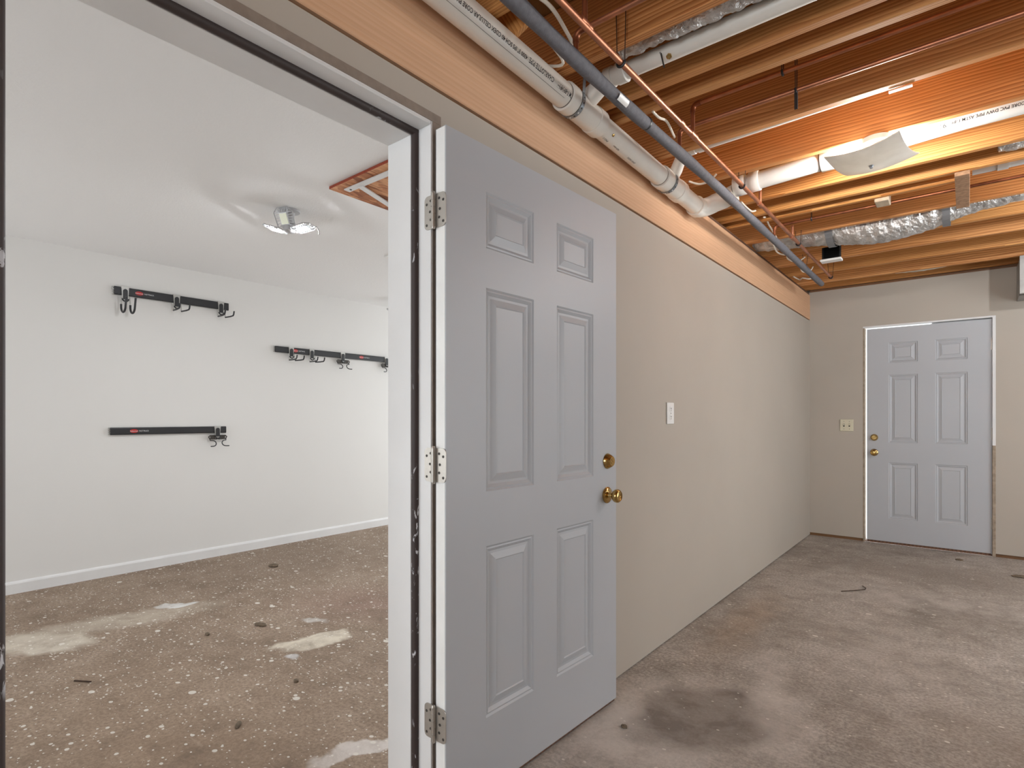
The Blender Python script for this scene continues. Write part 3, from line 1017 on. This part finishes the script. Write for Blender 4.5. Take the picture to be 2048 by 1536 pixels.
def duct(name, label, pts, ry, rz, mat, crumple, seed, cat='duct', seg=.012, n=40):
    root = empty(name, pts[len(pts) // 2]); tag(root, label, cat)
    bm = NB()
    # resample with Catmull-Rom
    P = [Vector(p) for p in pts]
    L = sum((b - a).length for a, b in zip(P[:-1], P[1:]))
    m_ = max(8, int(L / seg))
    def samp(u):
        f = u * (len(P) - 1); i = min(int(f), len(P) - 2); t = f - i
        p0, p1, p2, p3 = P[max(i - 1, 0)], P[i], P[i + 1], P[min(i + 2, len(P) - 1)]
        return .5 * ((2 * p1) + (p2 - p0) * t + (2 * p0 - 5 * p1 + 4 * p2 - p3) * t * t + (3 * p1 - p0 - 3 * p2 + p3) * t ** 3)
    rings = []
    for i in range(m_ + 1):
        c = samp(i / m_)
        ring = []
        for k in range(n):
            a = 2 * math.pi * k / n
            q = Vector((c.x * 20, math.cos(a) * 2.2 + seed, math.sin(a) * 2.2))
            d = 1 + crumple * (noise.noise(q) + .8 * noise.noise(q * 2.3) + .5 * noise.noise(q * 5.1) + .25 * math.sin(c.x * 95 + 2 * math.sin(a)))
            ring.append(bm.verts.new((c.x + .010 * crumple * 10 * noise.noise(q * 1.7 + Vector((9, 0, 0))), c.y + ry * d * math.cos(a), c.z + rz * d * math.sin(a))))
        rings.append(ring)
    for i in range(m_):
        for k in range(n): bm.faces.new((rings[i][k], rings[i][(k + 1) % n], rings[i + 1][(k + 1) % n], rings[i + 1][k]))
    bm.faces.new(rings[0][::-1]); bm.faces.new(rings[-1])
    child('wrap', bm, mat, root)
    return root


duct('foil_duct', 'crinkled foil duct squeezed between joists beside the narrow drain pipe', [(-.955, 1.784, 2.567), (-.6, 1.784, 2.562), (0, 1.784, 2.560), (1.2, 1.784, 2.56), (2.3, 1.784, 2.56)], .050, .100, M['foil'], .085, 1.0)
fd = duct('foil_duct', 'sagging foil duct hung below the joists near the black box',
          [(-1.24, 4.44, 2.55), (-1.08, 4.445, 2.535), (-.90, 4.45, 2.525), (-.70, 4.45, 2.498), (-.52, 4.45, 2.468), (-.38, 4.45, 2.466), (-.15, 4.45, 2.502), (.0, 4.45, 2.550), (.26, 4.45, 2.578), (.7, 4.45, 2.60), (1.6, 4.45, 2.60)], .135, .100, M['foil'], .055, 5.0)
for xs, w, cz, tailz in ((-.735, .022, 2.505, 2.385), (-.10, .020, 2.515, 2.33)):
    bm = NB()
    pth = [Vector((xs, 4.45 + .149 * math.cos(R(a)), cz + .116 * math.sin(R(a)))) for a in range(150, 361, 15)]
    pth = [Vector((xs - .03 if xs < -.5 else xs, 4.262, 2.48))] + pth[2:]
    for a, b in zip(pth[:-1], pth[1:]):
        vs = [bm.verts.new(p + Vector((s_ * w, 0, 0)) + Vector((0, 0, q))) for p in (a, b) for s_ in (-1, 1) for q in (0, .003)]
        bmesh.ops.convex_hull(bm, input=vs)
    child('hanging_strap', bm, M['grey_tape'], fd)
duct('foil_duct', 'scrap of foil insulation poking out above the doubled joist', [(.12, 3.56, 2.53), (.2, 3.56, 2.525), (.5, 3.56, 2.53), (1.5, 3.56, 2.54)], .075, .058, M['foil'], .09, 9.0)
duct('pale_duct', 'pale wrapped duct bulging below the last joist at the end wall', [(-.62, 6.09, 2.575), (-.45, 6.09, 2.555), (-.28, 6.09, 2.548), (-.1, 6.09, 2.562), (.15, 6.09, 2.59), (.8, 6.09, 2.60)], .085, .066, M['insul_pale'], .025, 12.0)

# black outlet box with white flange
jb = empty('outlet_box', (-.775, 4.73, 2.35)); tag(jb, 'open black box with a white flange hanging from the joists', 'box')
bm = NB()
box(bm, -.838, -.722, 4.735, 4.742, 2.365, 2.475)
box(bm, -.838, -.832, 4.68, 4.742, 2.365, 2.475)
box(bm, -.728, -.722, 4.68, 4.742, 2.365, 2.475)
box(bm, -.838, -.722, 4.68, 4.742, 2.470, 2.476)
child('box', bm, M['void'], jb)
bm = NB(); box(bm, -.850, -.712, 4.672, 4.75, 2.350, 2.366, .003); child('flange', bm, M['white_plastic'], jb)

# sheet metal duct on the end wall
sd = empty('sheet_metal_duct', (.6, 6.0, 2.16)); tag(sd, 'galvanised sheet metal duct box high on the end wall', 'duct')
bm = NB(); box(bm, .322, .95, 5.86, YF - .003, 2.160, 2.447, .002); child('body', bm, M['sheet'], sd)
bm = NB(); box(bm, .316, .956, 5.846, 5.862, 2.152, 2.447, .002); child('flange', bm, M['sheet'], sd)
bm = NB(); box(bm, .320, .95, 5.95, 5.956, 2.156, 2.161); child('seam', bm, M['screw'], sd)

# white cables
for i, (lab, pts) in enumerate((
    ('white cable running above the foam pipe from the first joist', [(-1.0, 1.30, 2.447), (-1.005, 1.42, 2.47), (-1.03, 1.55, 2.47), (-1.06, 1.70, 2.448)]),
    ('thin white cable bending down behind the lettered drain pipe', [(-1.085, 1.36, 2.50), (-1.09, 1.50, 2.462), (-1.105, 1.64, 2.442), (-1.19, 1.62, 2.458), (-1.26, 1.55, 2.47)]),
    ('white cable dropping from the joist towards the copper elbow', [(-1.0, 2.14, 2.447), (-1.0, 2.2, 2.447), (-1.01, 2.30, 2.475), (-1.03, 2.42, 2.47), (-1.06, 2.50, 2.50)]),
    ('white cable end sticking out beside the drain elbow', [(-1.15, 2.90, 2.45), (-1.11, 2.94, 2.438), (-1.06, 2.955, 2.445), (-1.02, 2.95, 2.47)]),
    ('white cable stub laid over the foam pipe past the white drain', [(-1.02, 3.36, 2.447), (-1.017, 3.45, 2.440), (-1.01, 3.53, 2.438), (-.995, 3.56, 2.447)]),
    ('white cable bent beside the far copper elbow', [(-.99, 3.72, 2.45), (-1.0, 3.80, 2.47), (-1.02, 3.95, 2.47), (-1.03, 4.06, 2.47), (-1.035, 4.2, 2.452)]),
    ('white cable looping below the foil duct beside the foam pipe', [(-1.05, 4.10, 2.445), (-1.07, 4.28, 2.412), (-1.08, 4.42, 2.405), (-1.06, 4.54, 2.412), (-1.03, 4.62, 2.445)]),
    ('white cable looping between joists behind the outlet box', [(-1.06, 4.62, 2.447), (-1.085, 4.72, 2.432), (-1.07, 4.84, 2.428), (-1.04, 4.90, 2.44), (-1.0, 4.92, 2.47)]),
    ('white cable pair curling over the second to last joist', [(-1.05, 5.04, 2.447), (-1.08, 5.15, 2.436), (-1.08, 5.25, 2.430), (-1.04, 5.30, 2.44), (-1.02, 5.32, 2.48)]),
    ('white cable curling in the corner above the beam', [(-1.20, 5.44, 2.447), (-1.17, 5.54, 2.434), (-1.14, 5.50, 2.436), (-1.10, 5.56, 2.434), (-1.06, 5.62, 2.45)]))):
    P = [Vector(p) for p in pts]
    path = []
    for a in range(len(P) - 1):
        p0, p1, p2, p3 = P[max(a - 1, 0)], P[a], P[a + 1], P[min(a + 2, len(P) - 1)]
        for q in range(6):
            t = q / 6
            path.append(.5 * ((2 * p1) + (p2 - p0) * t + (2 * p0 - 5 * p1 + 4 * p2 - p3) * t * t + (3 * p1 - p0 - 3 * p2 + p3) * t ** 3))
    path.append(P[-1])
    bm = NB(); tube(bm, path, .0052 if i != 0 else .0065, 8)
    tag(obj('cable', bm, M['cable'], None, True), lab, 'cable', 'white cables')

# ------------------------------------------------------------------ ceiling lamp
LX, LY = -.338, 3.005


def make_lamp(x, y, label):
    lp = empty('ceiling_lamp', (x, y, 2.34)); tag(lp, label, 'lamp', 'square glass ceiling lamps')
    bm = NB(); lathe(bm, (x + .02, y - .005, ZJ - .001), (0, 0, -1), [(0, .062), (.022, .062), (.026, .058), (.026, .050), (.012, .046), (.012, 0)], 36)
    child('base', bm, M['porcelain'], lp, True)
    for sx in (-1, 1):
        bm = NB(); lathe(bm, (x + .02 + sx * .012, y, ZJ - .02), (sx * .75, 0, -.66), [(0, .018), (.030, .018), (.032, .014)], 16)
        child('socket', bm, M['porcelain'], lp, True)
        bm = NB(); bmesh.ops.create_uvsphere(bm, u_segments=16, v_segments=10, radius=.022)
        for v in bm.verts: v.co = Vector((x + .02 + sx * .058, y, ZJ - .062)) + Vector((v.co.x * 1.35, v.co.y, v.co.z))
        child('bulb', bm, M['bulb'], lp, True)
    # bent square glass
    bm = NB()
    N = 16; S = .150
    e1 = Vector((math.cos(R(-13)), math.sin(R(-13)), 0)); e2 = Vector((math.cos(R(80)), math.sin(R(80)), 0))
    G = {}
    for side in (0, 1):
        for i in range(N + 1):
            for j in range(N + 1):
                u, v = -1 + 2 * i / N, -1 + 2 * j / N
                pin = 1 - .035 * (1 - u * u) * (abs(v) > .999) - .035 * (1 - v * v) * (abs(u) > .999)
                z = 2.338 + .034 * (u * u * .75 + v * v * .75) - .004 * u * u * v * v + side * .004
                p = Vector((x, y, z)) + e1 * (u * S * pin) + e2 * (v * S * pin)
                G[side, i, j] = bm.verts.new(p)
    for side in (0, 1):
        for i in range(N):
            for j in range(N): bm.faces.new([G[side, i + a, j + b] for a, b in ((0, 0), (1, 0), (1, 1), (0, 1))])
    for i in range(N):
        for a, b in (((i, 0), (i + 1, 0)), ((i, N), (i + 1, N)), ((0, i), (0, i + 1)), ((N, i), (N, i + 1))):
            bm.faces.new((G[0, *a], G[0, *b], G[1, *b], G[1, *a]))
    child('glass_shade', bm, M['shade'], lp, True)
    bm = NB(); lathe(bm, (x, y, 2.342), (0, 0, -1), [(0, .010), (.006, .010), (.009, .007), (.016, .006), (.018, .003)], 14); child('finial', bm, M['strap'], lp, True)
    bm = NB(); lathe(bm, (x, y, 2.345), (0, 0, 1), [(0, .003), (.09, .003)], 8); child('stem', bm, M['strap'], lp)
    return lp


make_lamp(LX, LY, 'square bent glass ceiling lamp hung in front of the white drain pipe')
make_lamp(.35, -1.35, 'added square bent glass fill lamp in the unseen rear half of the basement')  # extra lamp added behind the camera as fill

# added bare bulb out of view, for fill and the pipe's shadow
bl = empty('fill_bulb_lamp', (1.0, 4.065, 2.33)); tag(bl, 'added bare fill bulb in a white porcelain lampholder, out of view under the joists', 'lamp')
bm = NB(); lathe(bm, (1.0, 4.065, ZJ - .001), (0, 0, -1), [(0, .058), (.010, .056), (.018, .034), (.040, .026), (.042, .020), (.042, 0)], 32); child('lampholder', bm, M['porcelain'], bl, True)
bm = NB(); lathe(bm, (1.0, 4.065, ZJ - .043), (0, 0, -1), [(0, .013), (.016, .016), (.034, .026), (.050, .0295), (.064, .027), (.076, .017), (.080, 0)], 24); child('bulb', bm, M['fill_bulb'], bl, True)

# ------------------------------------------------------------------ switch and outlet
sw = empty('switch_plate', (-.911, YF, 1.06)); tag(sw, 'ivory double light switch plate on the end wall beside the closed door', 'switch')
bm = NB(); box(bm, -.968, -.854, YF - .007, YF - .0005, 1.057, 1.172, .003); child('plate', bm, M['ivory'], sw)
for x in (-.934, -.888):
    bm = NB(); box(bm, x - .006, x + .006, YF - .0078, YF - .006, 1.100, 1.130); child('slot', bm, M['dark_slot'], sw)
    bm = NB(); box(bm, x - .0045, x + .0045, YF - .016, YF - .006, 1.112, 1.128, .001); child('toggle', bm, M['ivory'], sw)
    for z in (1.078, 1.150):
        bm = NB(); lathe(bm, (x, YF - .0068, z), (0, -1, 0), [(0, .003), (.001, .003)], 10); child('screw', bm, M['screw'], sw)
ot = empty('wall_outlet', (XW, 2.845, 1.15)); tag(ot, 'white wall outlet plate on the taupe wall past the open door', 'outlet')
bm = NB(); box(bm, XW + .0005, XW + .008, 2.802, 2.888, 1.155, 1.270, .003); child('plate', bm, M['white_plastic'], ot)
for z in (1.191, 1.234):
    bm = NB(); prism(bm, rrect(2.829, 2.861, z - .015, z + .015, .009), XW + .008, XW + .0095, lambda u, v, w: (w, u, v)); o = child('receptacle', bm, M['white_plastic'], ot)
    bm = NB()
    for y in (2.839, 2.851): box(bm, XW + .009, XW + .0099, y - .0013, y + .0013, z - .001, z + .008)
    box(bm, XW + .009, XW + .0099, 2.8425, 2.8475, z - .010, z - .005)
    child('slots', bm, M['dark_slot'], ot)
bm = NB(); lathe(bm, (XW + .0078, 2.845, 1.2125), (1, 0, 0), [(0, .003), (.001, .003)], 10); child('screw', bm, M['screw'], ot)

# ------------------------------------------------------------------ storage rails and hooks on the white wall
GX = XG


def rail(y0, y1, z0, z1, label, badges):
    r = empty('storage_rail', (GX, (y0 + y1) / 2, z0)); tag(r, label, 'rail', 'black storage rails')
    zc = (z0 + z1) / 2
    bm = NB()
    prof = [(0.002, z0 + .006), (.016, z0), (.022, z0 + .002), (.024, z0 + .008), (.024, z1 - .008), (.022, z1 - .002), (.016, z1), (.002, z1 - .006)]
    prism(bm, prof, y0, y1, lambda u, v, w: (GX + u, w, v))
    child('rail_bar', bm, M['rail_black'], r)
    bm = NB()
    for q in range(4):
        z = z0 + .004 + (z1 - z0 - .008) * q / 3
        box(bm, GX + .003, GX + .012, y0 - .010, y0 + .004, z - .004, z + .004)
    child('mounting_end', bm, M['silver'], r)
    for yb in badges:
        bm = NB(); lathe(bm, (GX + .0238, yb, zc), (1, 0, 0), [(0, .0145), (.0009, .0145)], 24)
        for v in bm.verts: v.co.y = yb + (v.co.y - yb) * 1.9
        bd = child('badge', bm, M['red'], r)
        for body, cap, wid, ys in (('Rubbermaid', .010, .050, yb - .025), ('FASTTRACK', .010, .066, yb + .034)):
            t = text_bm(body, cap / .7, wid)
            for v in t.verts: v.co = Vector((GX + .0252, ys + v.co.x, zc - cap / 2 + v.co.y))
            child('lettering', t, M['print_white'], r)
    return r


rail(1.358, 2.195, 2.118, 2.182, 'black storage rail mounted highest, carrying a big double hook', [1.520])
rail(2.620, 4.30, 1.798, 1.856, 'long black storage rail at middle height running behind the door frame', [2.815, 3.565])
rail(1.333, 2.174, 1.058, 1.114, 'black storage rail mounted lowest with one tool holder', [1.485])


def hook(kind, y, z0, z1, label):
    h = empty('storage_hook', (GX, y, z0)); tag(h, label, 'hook', 'hooks on the storage rails')
    xf = GX + .025
    zc = (z0 + z1) / 2
    bm = NB()
    prism(bm, [(-.028, z1 + .003), (.028, z1 + .003), (.024, z1 - .012), (.020, z0 - .018), (-.020, z0 - .018), (-.024, z1 - .012)], 0, .006, lambda u, v, w: (xf + w, y + u, v))
    child('bracket', bm, M['silver'], h)
    bm = NB()
    pl = [(-.015, z0 - .030), (.015, z0 - .030), (.015, zc)] + [(.015 * math.cos(R(a)), zc + .016 * math.sin(R(a))) for a in range(15, 180, 15)] + [(-.015, zc)]
    prism(bm, pl, .006, .013, lambda u, v, w: (xf + w, y + u, v))
    child('body', bm, M['rail_black'], h)
    bm = NB(); tube(bm, arc((xf + .012, y, z0 - .026), (0, 1, 0), (0, 0, 1), .020, 180, 360, 10), .0055, 8); child('loop', bm, M['rail_black'], h, True)
    zb = z0 - .026
    for s in (-1, 1):
        bm = NB(); up = NB()
        ys_ = y + s * .030
        if kind == 'A':
            tube(up, [(xf + .008, ys_, zb + .02), (xf + .012, ys_, zb - .02), (xf + .016, ys_, zb - .045)], .0045, 8)
            tube(bm, [Vector((xf + .016, ys_, zb - .045))] + arc((xf + .068, ys_, zb - .060), (-1, 0, 0), (0, 0, -1), .052, 0, 150, 12) + [Vector((xf + .135, ys_, zb - .005))], .0072, 10)
        elif kind == 'B':
            tube(up, [(xf + .008, ys_, zb + .020), (xf + .014, ys_, zb - .020), (xf + .020, ys_, zb - .040)], .0045, 8)
            tube(bm, [(xf + .020, ys_, zb - .040), (xf + .10, ys_ + s * .004, zb - .042), (xf + .150, ys_ + s * .006, zb - .040), (xf + .162, ys_ + s * .006, zb - .030), (xf + .170, ys_ + s * .006, zb - .004)], .0060, 10)
        else:
            tube(up, [(xf + .006, y + s * .004, zb + .004), (xf + .008, y + s * .062, zb + .004), (xf + .008, y + s * .074, zb - .006), (xf + .008, y + s * .066, zb - .022), (xf + .008, y + s * .004, zb - .024)], .0055, 8)
            box(up, xf + .003, xf + .009, y + min(s * .022, s * .060), y + max(s * .022, s * .060), zb - .020, zb)
            c = Vector((xf + .030, y + s * .062, zb - .062))
            tube(bm, [Vector((xf + .010, y + s * .066, zb - .022)), Vector((xf + .014, y + s * .064, zb - .036))] + [Vector((xf + .020 + .03 * (i / 12), y + s * (.052 - .028 * math.sin(R(180 * i / 12))), zb - .060 + .024 * math.cos(R(180 * i / 12)))) for i in range(13)] + [Vector((xf + .055, y + s * .075, zb - .084))], .0042, 8)
        child('prong_base', up, M['silver'] if kind != 'C' else M['screw'], h, True)
        child('prong', bm, M['rail_black'], h, True)
    return h


hook('A', 1.425, 2.118, 2.182, 'big double hook with upturned black prongs on the highest rail')
hook('B', 1.782, 2.118, 2.182, 'double hook with straight prongs in the middle of the highest rail')
hook('B', 2.128, 2.118, 2.182, 'double hook with straight prongs at the end of the highest rail')
hook('B', 2.772, 1.798, 1.856, 'double hook nearest the open end of the long middle rail')
hook('B', 2.985, 1.798, 1.856, 'double hook between another hook and a tool holder on the middle rail')
hook('C', 3.335, 1.798, 1.856, 'tool holder with curled wire arms beside the badge of the middle rail')
hook('C', 3.890, 1.798, 1.856, 'tool holder with curled wire arms half hidden by the door frame')
hook('C', 2.100, 1.058, 1.114, 'tool holder with curled wire arms on the lowest rail')

# ------------------------------------------------------------------ garage ceiling lights


def wing_mesh():
    """wing in local x (out) / y plane, LED side facing -z"""
    bm = NB()
    out = [(.012, -.030), (.028, -.058), (.110, -.064), (.136, -.034), (.136, .034), (.110, .064), (.028, .058), (.012, .030)]
    inn = [(.040, -.026), (.040, -.026), (.104, -.026), (.104, -.026), (.104, .026), (.104, .026), (.040, .026), (.040, .026)]
    k = len(out)
    for i in range(k):
        tube(bm, [(out[i][0], out[i][1], .006), (out[(i + 1) % k][0], out[(i + 1) % k][1], .006)], .0028, 6)
        for q in range(3 if i in (0, 2, 4, 6) else 5):
            t = q / (3 if i in (0, 2, 4, 6) else 5)
            a = Vector((*out[i], .006)).lerp(Vector((*out[(i + 1) % k], .006)), t)
            b = Vector((*inn[i], .003)).lerp(Vector((*inn[(i + 1) % k], .003)), t)
            tube(bm, [a, b], .0016, 5)
    box(bm, .036, .108, -.030, .030, 0, .012, .002)
    return bm


def garage_light(x, y, lit, label, rz=0.0):
    L = empty('garage_light', (x, y, 2.27), rz); tag(L, label, 'light', 'folding garage ceiling lights')
    bm = NB(); lathe(bm, (0, 0, .1415), (0, 0, -1), [(0, .060), (.010, .058), (.014, .030), (.060, .024), (.070, .022), (.074, .034), (.122, .036), (.128, .026), (.132, 0)], 24)
    obj('hub', bm, M['lamp_metal'], L, True)
    #            yaw, pitch(down positive), emissive
    for yaw, tip, em in ((-68, -66, False), (214, -15, True), (28, -12, True)):
        o = obj('wing', wing_mesh(), M['lamp_metal'], L)
        o.matrix_basis = Matrix.Translation((0, 0, .012)) @ Matrix.Rotation(R(yaw), 4, 'Z') @ Matrix.Translation((.018, 0, 0)) @ Matrix.Rotation(R(tip), 4, 'Y')
        bm = NB(); box(bm, .042, .102, -.024, .024, -.003, .001, .001)
        obj('led_plate', bm, M['led'] if (em and lit) else M['led_dim'], o)
    bm = NB(); tube(bm, [(.03, .02, .02), (.07, .05, .035), (.10, .075, .048), (.125, .10, .045), (.135, .11, .02), (.135, .11, .0)], .003, 6)
    obj('cord', bm, M['screw'], L, True)
    return L


garage_light(-3.10, 1.72, True, 'folding garage light with a lit panel on the white ceiling')
garage_light(-4.60, 3.80, False, 'second folding garage light mostly hidden behind the door frame', R(20))

# ceiling hatch
ht = empty('ceiling_hatch', (-2.2, 2.3, 2.39)); tag(ht, 'strand board ceiling hatch with white metal bars', 'hatch')
bm = NB(); box(bm, -2.612, -1.93, 1.672, 2.95, 2.3965, 2.4105); o = child('board', bm, [M['osb_hatch'], M['red_edge']], ht)
by_normal(o, 1, lambda p: abs(p.normal.z) < .5)


def bar(p, q, w):
    bm = NB()
    p, q = Vector(p), Vector(q); t = (q - p).normalized(); sd_ = t.cross(Vector((0, 0, 1))) * w / 2
    vs = [bm.verts.new(a + s * sd_ + Vector((0, 0, z))) for a in (p, q) for s in (-1, 1) for z in (0, .006)]
    bmesh.ops.convex_hull(bm, input=vs)
    return bm


child('bar', bar((-2.545, 1.735, 2.389), (-1.95, 1.745, 2.389), .036), M['white_trim'], ht)
child('bar', bar((-2.435, 1.742, 2.384), (-2.60, 2.22, 2.384), .034), M['white_trim'], ht)
bm = NB(); lathe(bm, (-2.512, 1.736, 2.390), (0, 0, -1), [(0, .007), (.003, .006), (.003, .003)], 10); child('bolt', bm, M['screw'], ht)
# small ceiling vent peeking past the jamb
vt = empty('ceiling_vent', (-3.29, 2.76, 2.40)); tag(vt, 'pale flat vent on the white ceiling at the edge of the door frame', 'vent')
bm = NB(); box(bm, -3.42, -3.15, 2.66, 2.86, 2.403, 2.4115, .002); child('frame', bm, M['white_plastic'], vt)
for q in range(5):
    bm = NB(); box(bm, -3.40, -3.17, 2.685 + q * .034, 2.701 + q * .034, 2.4005, 2.404); child('louver', bm, M['pvc_grey'], vt)

# ------------------------------------------------------------------ debris on the floors


def lump(x, y, sx, sy, sz, rot, label, mat='stone', name='pebble', cat='debris'):
    bm = NB(); bmesh.ops.create_icosphere(bm, subdivisions=2, radius=1)
    for v in bm.verts:
        d = 1 + .25 * noise.noise(v.co * 1.7 + Vector((x * 9, y * 5, 0)))
        v.co = Vector((v.co.x * sx * d, v.co.y * sy * d, max(v.co.z, -.55) * sz * d + .55 * sz))
    zm = min(v.co.z for v in bm.verts)
    for v in bm.verts: v.co.z -= zm
    o = obj(name, bm, M[mat], None, False, (x, y, 0)); o.rotation_euler = (0, 0, R(rot))
    return tag(o, label, cat, 'floor debris')


lump(-4.28, 2.24, .040, .022, .018, 40, 'dark clod lying on the tan floor near the white baseboard')
lump(-3.13, 1.56, .042, .016, .012, 20, 'flat dark scrap beside the white paint marks on the tan floor', name='scrap')
lump(-3.22, 1.31, .016, .011, .009, 0, 'small dark pebble in the middle of the tan floor')
lump(-2.34, 1.33, .013, .010, .008, 0, 'small dark pebble past the large pale paint patch')
lump(-2.18, 1.0, .026, .010, .007, 140, 'brown elongated crumb on the tan floor by the doorway')
lump(.31, 5.60, .055, .022, .012, 10, 'dark flat scrap on the floor to the right of the closed door', name='scrap')
lump(-1.02, 1.93, .013, .011, .007, 0, 'dark pebble by the bottom corner of the open door')
lump(-.05, 5.95, .028, .014, .010, 0, 'dark crumb in front of the closed door threshold')


def stick(pts, r, label, mat='wire_dark', name='wire'):
    bm = NB(); tube(bm, pts, r, 6)
    tag(obj(name, bm, M[mat], None, True), label, 'debris', 'floor debris')


stick([(-.665, 4.37, .004), (-.60, 4.44, .004), (-.545, 4.52, .004), (-.545, 4.56, .004), (-.57, 4.60, .005)], .0028, 'thin bent wire lying on the basement floor')
stick([(-3.12, .70, .003), (-3.05, .745, .003)], .0035, 'short straight dark stick on the tan floor', name='stick')
